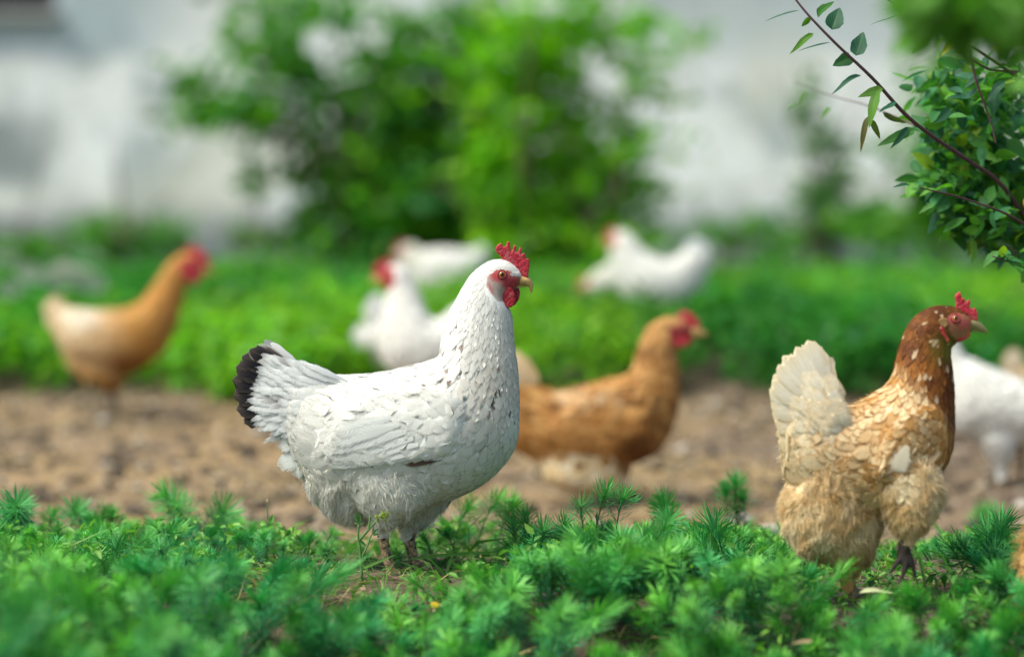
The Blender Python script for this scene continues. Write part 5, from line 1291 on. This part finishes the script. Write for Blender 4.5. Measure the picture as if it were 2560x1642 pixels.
    o = cards(V, 'dead_stems', M['straw'], np.array([.42, .29, .15]) * (.35 + .9 * rng.random((n, 1)))); tag(o, 'dry brown stems lying on the bare soil patch', 'dead stems', kind='stuff')
build_cover()

# ---- sprigs that stand out on their own
def lone_sprig(label, px, py_base, Y, h, n, nl, seed, lean=.15, tone=.5, heads=None, name='spurge_plant'):
    rng = np.random.default_rng(seed)
    b = P(px, py_base, Y); b.z = float(gz(b.x, b.y)) - .004
    top = P(px, py_base, Y).z
    r = empty(name, b); tag(r, label, 'plant', 'spurge sprigs that stand out')
    paths, VV, CC = [], [], []
    for (dx, dz, hh, nn) in (heads or [(0, 0, h, n), (.016, 0, h * .78, int(n * .7)), (-.014, 0, h * .86, int(n * .75)), (.004, 0, h * .6, int(n * .6))]):
        V, tt, path = make_sprig(rng, hh, int(nn * 1.4), nl * (.75 + .35 * rng.random()), lean * 1.8, 1.0)
        o = np.array([dx, 0, dz]); VV.append(V + o); CC.append(sprig_col(tt, tone, rng))
        path = path + o
        if dz > 0: path = np.concatenate([np.array([[0, 0, 0], [dx * .3, 0, dz * .5]]), path])
        elif dx: path = np.concatenate([np.array([[dx * .5, 0, -.01]]), path])
        paths.append((path, np.linspace(.0016, .0008, len(path))))
    mesh_tubes('stem', paths, M['stem'], r, 6)
    o = needle_mesh('needles', np.concatenate(VV), np.concatenate(CC), M['needle'], r); o['kind'] = 'stuff'
    return r
lone_sprig('tallest twin-headed spurge sprig right of the white hen', 1480, 1440, 3.30, .10, 110, 0.0359, 1, .1, .5, [(0, 0, .108, 150), (.033, .045, .055, 100), (-.012, .03, .06, 70)])
lone_sprig('broad spurge sprig with pale tips behind the foreground right of centre', 1690, 1440, 3.36, .085, 150, 0.0359, 2, .35, .4, [(0, 0, .085, 130), (-.02, 0, .07, 90)])
lone_sprig('round-headed spurge sprig against the dirt left of the laced hen', 1840, 1410, 3.62, .105, 170, 0.0406, 3, .05, .2)
lone_sprig('feathery spurge sprig fanning up behind the grass stalk', 495, 1400, 3.58, .088, 150, 0.0406, 4, .3, .5)
lone_sprig('upright spurge sprig at the far left edge', 30, 1450, 3.42, .085, 140, 0.0374, 5, .3, .3)
lone_sprig('spurge sprig with spreading needles left of the tall twin-headed one', 1325, 1470, 3.28, .075, 110, 0.0312, 6, .1, .4)
lone_sprig('small spurge sprig between the twin-headed one and its left neighbour', 1385, 1475, 3.26, .07, 100, 0.0296, 7, .15, .35)
lone_sprig('dark open spurge sprig in front of the broad pale-tipped one', 1600, 1530, 3.12, .085, 130, 0.0374, 8, .2, .4)
lone_sprig('spurge sprig leaning right near the standing leg of the laced hen', 1820, 1500, 3.14, .080, 120, 0.0374, 9, .5, .3)
lone_sprig('spurge sprig leaning out at the right edge below the white bird', 2490, 1440, 3.10, .085, 130, 0.0343, 10, .6, .35)
lone_sprig('thin spurge sprig beside the leaning one at the right edge', 2445, 1430, 3.12, .07, 90, 0.0312, 11, .2, .3)
lone_sprig('wide spurge tuft behind the breast of the white hen', 1190, 1390, 3.5, .09, 150, 0.0374, 12, .2, .8, [(0, 0, .09, 120), (.03, 0, .08, 110), (-.035, 0, .075, 110), (.06, 0, .065, 90)])
lone_sprig('spurge tuft at the dirt edge left of the feathery sprig', 170, 1400, 3.6, .07, 120, 0.0343, 13, .2, .4, [(0, 0, .07, 100), (.03, 0, .065, 90), (.07, 0, .06, 90), (-.03, 0, .06, 90)])
lone_sprig('small green tuft alone on the dirt behind the laced hen', 2480, 1230, 4.3, .05, 90, 0.0343, 14, .2, .5, [(0, 0, .045, 60), (.012, 0, .05, 60), (-.012, 0, .04, 60)])

def flat_leaf(name, base, tip, hw, nrm, col, parent, seed=0, fold=.25, curl=.1, R=8, C=5, shape=.62, mat='leaf', serr=0.0, local=None):
    base = np.array(base, float); tip = np.array(tip, float); n = unit(np.array(nrm, float))
    if local is not None: base = base - local; tip = tip - local
    rng = np.random.default_rng(seed); d = tip - base; L = np.linalg.norm(d); d /= L; n = unit(n - d * n.dot(d)); s = np.cross(n, d)
    v = np.linspace(0, 1, R); u = np.linspace(-1, 1, C); U, V = np.meshgrid(u, v)
    prof = np.sin(math.pi * v ** shape) ** .8; prof[0] = .04; prof[-1] = .01
    w = prof[:, None] * hw * (1 + serr * rng.normal(size=U.shape) * (np.abs(U) > .9))
    pos = base + d * (V * L)[..., None] + s * (U * w)[..., None] + n * (np.abs(U) * w * fold - curl * L * V ** 2 + rng.normal() * .04 * L * np.sin(V * 5))[..., None]
    cl = np.tile(np.array(col, float), (R * C, 1)) * (.92 + .16 * rng.random((R * C, 1)))
    fuv = np.stack([U.ravel(), V.ravel(), np.zeros(R * C)], 1)
    return link(name, mesh_np(name, pos.reshape(-1, 3), feather_grid(R, C), {'col': cl, 'fuv': fuv}), M[mat], parent)

def small_plants():
    # flowering stem in front of the near leg (crop 800,1180 scale 5.5)
    f = lambda a, b, Y=3.16: np.array(P(800 + a / 5.5, 1180 + b / 5.5, Y))
    b = f(585, 1440); b[2] = float(gz(b[0], b[1])) - .004; r = empty('flowering_weed', b); tag(r, 'slim branching weed with a yellow-green flower bud before the white hen leg', 'plant'); o = b.copy()
    mesh_tubes('stem', [(smooth_path([b, f(560, 1200), f(545, 1020), f(525, 900), f(530, 720)], 5) - o, np.linspace(.0022, .0013, 21)),
        (smooth_path([f(560, 1190), f(650, 1020), f(690, 900), f(740, 800)], 5) - o, np.linspace(.0014, .0008, 16)),
        (smooth_path([f(545, 930), f(650, 810), f(720, 730), f(800, 650)], 5) - o, np.linspace(.0018, .0012, 16)), (smooth_path([f(660, 800), f(680, 700), f(690, 600)], 5) - o, np.linspace(.0014, .0016, 11))], M['stem'], r, 6)
    gcol = (.085, .21, .055)
    for i, (p, q, w) in enumerate([((530, 700), (490, 515), .0018), ((530, 690), (555, 540), .0018), ((525, 690), (465, 600), .0014), ((540, 690), (560, 590), .0014), ((530, 710), (465, 690), .0012), ((545, 710), (610, 690), .0012),
            ((720, 850), (740, 740), .0015), ((720, 850), (800, 765), .0018), ((725, 870), (820, 840), .0015), ((670, 800), (640, 790), .001), ((690, 960), (740, 920), .001), ((550, 940), (640, 1010), .0018)]):
        flat_leaf('leaf', f(*p), f(*q), w, (.2, -1, .3), gcol, r, i, mat='grass', local=o)
    rng = np.random.default_rng(2); C = np.array([f(780 + 150 * t, 625 - 50 * t + rng.normal() * 28) for t in rng.random(60)]) - o
    V = leaf_cloud(C, .004, rng, 1, .8); leaf_mesh('flower_bud', V, ones(60, (.34, .42, .06)) * (.7 + .5 * rng.random((60, 1))), M['grass'], r)
    # tall grass stalk
    p0 = P(655, 1400, 3.40); p0.z = float(gz(p0.x, p0.y)) - .003; r = empty('grass_stalk', p0); tag(r, 'single tall thin grass stalk rising left of the white hen', 'grass stalk'); o = np.array(p0)
    mesh_tubes('stem', [(smooth_path([p0, P(668, 1340, 3.4), P(668, 1253, 3.4)], 8) - o, np.linspace(.0013, .0009, 17))], M['stem'], r, 6)
    mesh_tubes('cut_tip', [(np.array([P(668, 1253, 3.4), P(668, 1248, 3.4)]) - o, np.array([.0012, .001]))], mat_plain('cut_straw', (.6, .55, .35), .7), r, 6)
    # second branching weed left
    f = lambda a, b, Y=3.46: np.array(P(a, b, Y))
    b = f(443, 1375); b[2] = float(gz(b[0], b[1])) - .004; r = empty('young_weed', b); tag(r, 'small upright weed with notched leaves beside the feathery sprig', 'plant'); o = b.copy()
    mesh_tubes('stem', [(smooth_path([b, f(443, 1320), f(432, 1285), f(415, 1258)], 5) - o, np.linspace(.0016, .0008, 16))], M['stem'], r, 6)
    for i, (p, q) in enumerate([((432, 1285), (415, 1256)), ((425, 1275), (440, 1262)), ((436, 1300), (420, 1302)), ((438, 1300), (462, 1285)), ((440, 1310), (455, 1300)), ((436, 1290), (450, 1280)), ((428, 1270), (410, 1265))]):
        flat_leaf('leaf', f(*p), f(*q), .0028, (.3, -1, .4), (.10, .26, .04), r, i, mat='grass', local=o)
    # long grass blades
    for i, (bx, by, tx, ty, Y, lab, c) in enumerate([(1345, 1380, 1318, 1290, 3.45, 'bright yellow-green pointed blade standing behind the spurge beside the white breast', (.30, .42, .03)), (1120, 1455, 1010, 1400, 3.2, 'long arching grass blade right of the far leg of the white hen', (.07, .22, .03)),
            (1135, 1465, 1060, 1375, 3.18, 'steep dark grass blade right of the white hen feet', (.06, .2, .03)), (905, 1420, 990, 1385, 3.14, 'pale twisted blade across the near leg of the white hen', (.15, .3, .07)), (760, 1510, 762, 1410, 3.0, 'upright yellowish stalk blade on the bare patch', (.16, .30, .05)),
            (540, 1390, 625, 1375, 3.35, 'arched pale blade in the grass left of the stalk', (.18, .34, .08)), (215, 1310, 195, 1270, 3.6, 'short pointed blade sticking up over the left spurge', (.09, .26, .05)), (2070, 1480, 2000, 1500, 2.98, 'curled dry pale blade before the laced hen', (.40, .40, .22)), (1010, 1400, 1300, 1365, 3.25, 'low arching blade running right under the white breast', (.10, .26, .04))]):
        b = np.array(P(bx, by, Y)); b[2] = min(b[2], float(gz(b[0], b[1])) + .002) if i in (0, 4, 6) else b[2]
        t = np.array(P(tx, ty, Y - .02)); r = flat_leaf('long_grass', b, t, .0022 if i else .004, (.4, -1, .3), c, None, i, .2, .25 if i in (1, 5, 8) else .06, mat='grass', local=b, shape=.5); r.location = b
        tag(r, lab, 'grass blade', 'long grass blades')
    # fallen leaves
    for i, (px, py, Y, c, s, lab) in enumerate([(1090, 1512, 2.98, (.62, .42, .03), .012, 'bright yellow fallen leaf on the spurge below the white hen'), (822, 1425, 3.34, (.55, .36, .05), .012, 'yellow-orange fallen leaf behind the flowering weed'),
            (800, 1500, 3.05, (.45, .26, .05), .009, 'small orange leaf scrap on the bare patch'), (905, 1470, 3.12, (.32, .22, .14), .012, 'crumpled brown dead leaf at the feet of the white hen'), (830, 1440, 3.18, (.52, .42, .27), .016, 'dry pale curled leaf beside the flowering weed'),
            (2190, 1478, 2.98, (.50, .52, .30), .030, 'pale dry stalk lying beyond the standing leg of the laced hen'), (2010, 1600, 2.80, (.38, .27, .16), .022, 'brown twig bit in the spurge below the laced hen'), (290, 1425, 3.2, (.52, .58, .42), .018, 'pale silvery leaf lying in the left spurge')]):
        p = np.array(P(px, py, Y)); rr = np.random.default_rng(i)
        d = np.array([math.cos(i * 1.7), .5 * math.sin(i * 1.7), .1]) if i != 5 else np.array([1, .1, .05])
        o = flat_leaf('fallen_leaf', -d * s * .7, d * s * .8, s * (.45 if i not in (5, 6) else .13), (.1, -.7, 1), c, None, i, .5, .3 if i != 5 else .05, mat='straw'); o.location = p
        tag(o, lab, 'leaf')
    # broad-leaved weed at the right
    f = lambda a, b, Y=2.96: np.array(P(a, b, Y))
    b = f(2500, 1560); b[2] = float(gz(b[0], b[1])) - .004; r = empty('broad_leaf_weed', b); tag(r, 'dark weed with rounded paired leaves at the right edge of the spurge', 'plant'); o = b.copy()
    mesh_tubes('stem', [(smooth_path([b, f(2498, 1520), f(2490, 1460)], 6) - o, np.linspace(.0015, .0008, 13))], M['stem'], r, 6)
    for i, (p, q, w) in enumerate([((2491, 1465), (2485, 1440), .009), ((2491, 1475), (2455, 1468), .009), ((2492, 1478), (2530, 1462), .009), ((2494, 1500), (2452, 1490), .008), ((2495, 1502), (2535, 1490), .009), ((2496, 1520), (2460, 1512), .007), ((2497, 1525), (2538, 1515), .009), ((2498, 1550), (2520, 1580), .008)]):
        flat_leaf('leaf', f(*p), f(*q), w, (.2, -.8, .8), (.035, .13, .045), r, i, .2, .05, mat='leaf', local=o, serr=.05)
small_plants()

# ------------------------------------------------------------------ the apple tree at the right
def fine_leaves(C, size, rng):
    n = len(C)
    d = unit(rng.normal(size=(n, 3)) * np.array([1, 1, .6]) + np.array([-.25, 0, -.3])); nn = rng.normal(size=(n, 3)) * .6 + np.array([0, -.2, .8])
    s = unit(np.cross(d, nn)); nn = np.cross(s, d); L = size * (.6 + .7 * rng.random(n)); W = L * (.22 + .1 * rng.random(n))
    v = np.linspace(0, 1, 5); pr = np.array([.06, .85, 1, .62, .03]); u = np.array([-1, 0, 1.]); cur = rng.normal(size=n) * .12 + .12
    along = v[None, :] * L[:, None]; up = -cur[:, None] * L[:, None] * v[None] ** 2
    return (C[:, None, None] + d[:, None, None] * along[:, :, None, None] + s[:, None, None] * (u[None, None] * pr[None, :, None] * W[:, None, None])[..., None]
            + nn[:, None, None] * (up[:, :, None] + (np.abs(u)[None, None] * pr[None, :, None] * W[:, None, None] * .3))[..., None]).reshape(n, 15, 3)

def build_apple():
    rng = np.random.default_rng(71)
    base = np.array([1.42, 3.75, 0.0]); base[2] = float(gz(base[0], base[1])) - .03
    r = empty('apple_tree', base); tag(r, 'apple tree reaching leafy branches in from the right edge', 'tree')
    A = lambda px, py, Y: np.array(P(px, py, Y))
    mesh_tubes('trunk', [(smooth_path([base, base + [-.02, 0, .5], base + [.03, .02, 1.1], base + [.0, .05, 1.9]], 8) - base, np.linspace(.055, .03, 25))], M['bark'], r, 14)
    limb0 = base + [0, .01, .75]
    br = [
        ([limb0, A(2760, 620, 3.55), A(2480, 440, 3.42), A(2290, 310, 3.32), A(2180, 195, 3.28), A(2075, 95, 3.26), A(1990, 0, 3.26), A(1945, -90, 3.26)], .0042, .0010),
        ([base + [.02, .02, 1.05], A(2800, 360, 3.6), A(2570, 210, 3.4), A(2450, 130, 3.34), A(2330, 60, 3.3), A(2200, -10, 3.28)], .0036, .0010),
        ([A(2420, 110, 3.33), A(2440, 200, 3.33), A(2475, 300, 3.34), A(2490, 360, 3.34)], .0022, .001),
        ([A(2560, 180, 3.4), A(2480, 175, 3.36), A(2430, 150, 3.34)], .003, .0012),
        ([A(2420, 120, 3.33), A(2410, 60, 3.32), A(2415, 20, 3.31)], .002, .001),
        ([limb0 + [0, -.02, .1], A(2750, 300, 2.6), A(2560, 80, 2.15), A(2380, 50, 2.05), A(2240, 20, 2.0)], .008, .0012),
        ([limb0, A(2720, 700, 3.5), A(2560, 560, 3.4), A(2420, 500, 3.35), A(2300, 470, 3.3)], .0035, .0008),
        ([limb0 + [0, 0, -.1], A(2720, 800, 3.4), A(2600, 690, 3.35), A(2480, 640, 3.3)], .003, .0008),
        ([A(2750, 300, 2.6), A(2700, 520, 2.1), A(2560, 720, 1.95), A(2450, 800, 1.9)], .0018, .0005),
        ([A(2290, 315, 3.34), A(2180, 268, 3.6), A(2080, 240, 3.75), A(1985, 205, 3.8)], .0014, .0005),
    ]
    for pts, a, b in br:
        q = smooth_path(pts, 7); mesh_tubes('branch', [(q - base, np.linspace(a, b, len(q)))], M['bark'], r, 8)
    # leaves that can be told apart; crop (1880,0) scale 2.2
    g = lambda a, b, Y: np.array(P(1880 + a / 2.2, b / 2.2, Y))
    TEAL = (.030, .12, .065); DKG = (.032, .125, .035); BRT = (.11, .27, .02); YEL = (.42, .46, .02); OLV = (.12, .17, .02); MIDG = (.055, .19, .03)
    LV = [((262, 60), (65, 98), 13, TEAL, (.2, -.3, 1)), ((320, 95), (272, 152), 16, BRT, (.3, -1, .2)), ((360, 90), (432, 8), 26, MIDG, (0, -1, .5)), ((440, 165), (482, 38), 50, TEAL, (-.25, -1, .1)), ((338, 185), (205, 288), 18, BRT, (.5, -.7, .7)),
          ((432, 235), (250, 262), 10, TEAL, (.1, -.4, 1)), ((572, 308), (612, 172), 46, TEAL, (-.3, -1, .1)), ((550, 318), (452, 355), 40, DKG, (.1, -1, .3)), ((600, 415), (435, 492), 20, TEAL, (.2, -.5, 1)), ((720, 490), (578, 530), 26, BRT, (0, -1, .4)),
          ((690, 500), (640, 690), 28, BRT, (-.3, -1, .2)), ((640, 640), (588, 832), 18, (.14, .12, .03), (-.5, -1, 0)), ((650, 660), (712, 765), 22, OLV, (.5, -1, .2)), ((790, 560), (700, 610), 18, TEAL, (0, -.6, 1)), ((720, 620), (852, 690), 16, (.10, .13, .04), (0, -.8, -.5)),
          ((900, 715), (690, 790), 34, MIDG, (.1, -.8, .6)), ((860, 700), (775, 812), 20, TEAL, (.4, -1, .1)), ((820, 72), (640, 132), 12, TEAL, (.1, -.4, 1)), ((980, 195), (885, 290), 22, DKG, (.2, -1, .3)), ((1112, 210), (1048, 300), 24, YEL, (.2, -1, .3)), ((1085, 205), (990, 252), 18, (.22, .38, .02), (.1, -.6, .9)),
          ((1330, 250), (1385, 300), 18, YEL, (0, -1, .4)), ((1250, 420), (1160, 480), 20, TEAL, (0, -.7, .8)), ((1240, 485), (1065, 556), 28, TEAL, (0, -.6, 1)), ((1090, 600), (1020, 670), 28, TEAL, (.2, -1, .2)), ((1180, 200), (1240, 110), 34, DKG, (0, -1, .2)), ((1390, 450), (1290, 550), 26, TEAL, (.1, -.8, .7)),
          ((1440, 330), (1412, 370), 14, DKG, (.1, -1, .4)), ((1490, 420), (1470, 330), 22, DKG, (.2, -1, 0)), ((870, 1020), (780, 1015), 14, TEAL, (.1, -.6, .9)), ((1000, 1120), (918, 1168), 16, (.12, .30, .07), (.1, -.7, .8)), ((240, 575), (182, 602), 10, (.12, .27, .08), (0, -.8, .6)), ((430, 590), (380, 640), 12, (.14, .30, .06), (0, -.8, .6)), ((300, 500), (245, 580), 14, (.16, .30, .10), (0, -.8, .4))]
    for i, (p, q, w, c, nr) in enumerate(LV):
        Y = 3.28 if p[0] > 250 or i in (0, 4, 5) else 3.7
        if i >= len(LV) - 3: Y = 3.7
        if p[0] > 900: Y = 3.34
        a, b = g(*p, Y), g(*q, Y - .008 + .02 * math.sin(i * 2.3))
        flat_leaf('leaf', a, b, w / 2.2 * Y / FPX, nr, c, r, i, .3, .12, 10, 7, local=base, serr=.05)
    # the mass of leaves in and beyond the right edge
    C, sz = [], []
    def puff(px, py, Y, rx, ry, ry_d, n):
        c = A(px, py, Y); k = Y / FPX
        q = unit(rng.normal(size=(n, 3))) * rng.random((n, 1)) ** .4
        C.append(c + q * np.array([rx * k, ry_d, ry * k]))
    puff(2460, 420, 3.6, 150, 150, .16, 240); puff(2400, 330, 3.55, 110, 80, .15, 120); puff(2520, 520, 3.6, 120, 120, .18, 230); puff(2440, 540, 3.5, 90, 60, .12, 130); puff(2570, 600, 3.5, 50, 50, .15, 50)
    puff(2330, 300, 3.45, 60, 40, .08, 22); puff(2360, 470, 3.5, 90, 60, .1, 100); puff(2500, 250, 3.65, 120, 90, .2, 150); puff(2450, 220, 3.5, 130, 80, .15, 110); puff(2340, 200, 3.5, 70, 60, .1, 30)
    puff(2800, 420, 3.65, 260, 330, .35, 420); puff(2850, -100, 3.6, 420, 250, .4, 300); puff(2500, -160, 3.4, 260, 110, .3, 110); puff(3150, 300, 3.8, 250, 400, .4, 240)
    puff(2430, 36, 2.02, 190, 70, .12, 150); puff(2540, 30, 2.1, 120, 90, .14, 130); puff(2300, -20, 2.0, 110, 45, .1, 22); puff(2760, 120, 2.3, 160, 160, .2, 120)
    puff(2560, 660, 3.2, 30, 30, .06, 5); puff(2500, 640, 3.3, 30, 20, .03, 6)
    C = np.concatenate(C); n = len(C)
    V = fine_leaves(C - base, .033, rng)
    # finer leaves: keep the folded shape, colours mixed
    pal = np.array([TEAL, DKG, MIDG, (.10, .28, .025), (.05, .19, .07), (.19, .30, .02)]) * 1.25; pk = rng.choice(6, n, p=[.17, .17, .27, .22, .11, .06])
    near = C[:, 1] < 2.5
    col = pal[pk]; col[near] = np.array([.085, .25, .012]) * (.8 + .4 * rng.random((int(near.sum()), 1)))
    cl = np.repeat(col * (.8 + .4 * rng.random((n, 1))), 15, 0)
    F = (feather_grid(5, 3)[None] + (np.arange(n) * 15)[:, None, None]).reshape(-1, 4)
    uu, vv = np.meshgrid([-1, 0, 1], np.linspace(0, 1, 5)); fuv = np.tile(np.stack([uu.ravel(), vv.ravel(), 0 * uu.ravel()], 1), (n, 1))
    link('crown', mesh_np('crown', V.reshape(-1, 3), F, {'col': cl, 'fuv': fuv}), M['leaf'], r)['kind'] = 'stuff'
    for i, (p, q) in enumerate((((2425, 822), (2462, 838)), ((2352, 852), (2360, 900)))):
        flat_leaf('leaf', A(*p, 1.72), A(*q, 1.72), .0042, (.1, -1, .3), (.11, .25, .02), r, 90 + i, local=base)
    # apples
    for (px, py, Y, rad) in ((2584, 508, 3.42, .015), (2586, 540, 3.44, .014)):
        bm = bmesh.new(); bmesh.ops.create_uvsphere(bm, u_segments=20, v_segments=14, radius=rad)
        for v in bm.verts:
            q = math.hypot(v.co.x, v.co.y) / rad; v.co.z *= .92; v.co.z -= math.copysign((1 - min(q * 2.2, 1)) * rad * .18, v.co.z)
        me = bpy.data.meshes.new('apple'); bm.to_mesh(me); bm.free(); me.polygons.foreach_set('use_smooth', np.ones(len(me.polygons), bool))
        t = NT('apple_skin'); oc = t.objco(); m = t.bsdf(t.mix(t.ramp(t.noise(45, 3, .5, oc), .35, .6), (.45, .36, .08), (.42, .07, .035)), .4, .4)
        o = link('apple', me, m, r); o.location = Vector(P(px, py, Y)) - Vector(base)
build_apple()
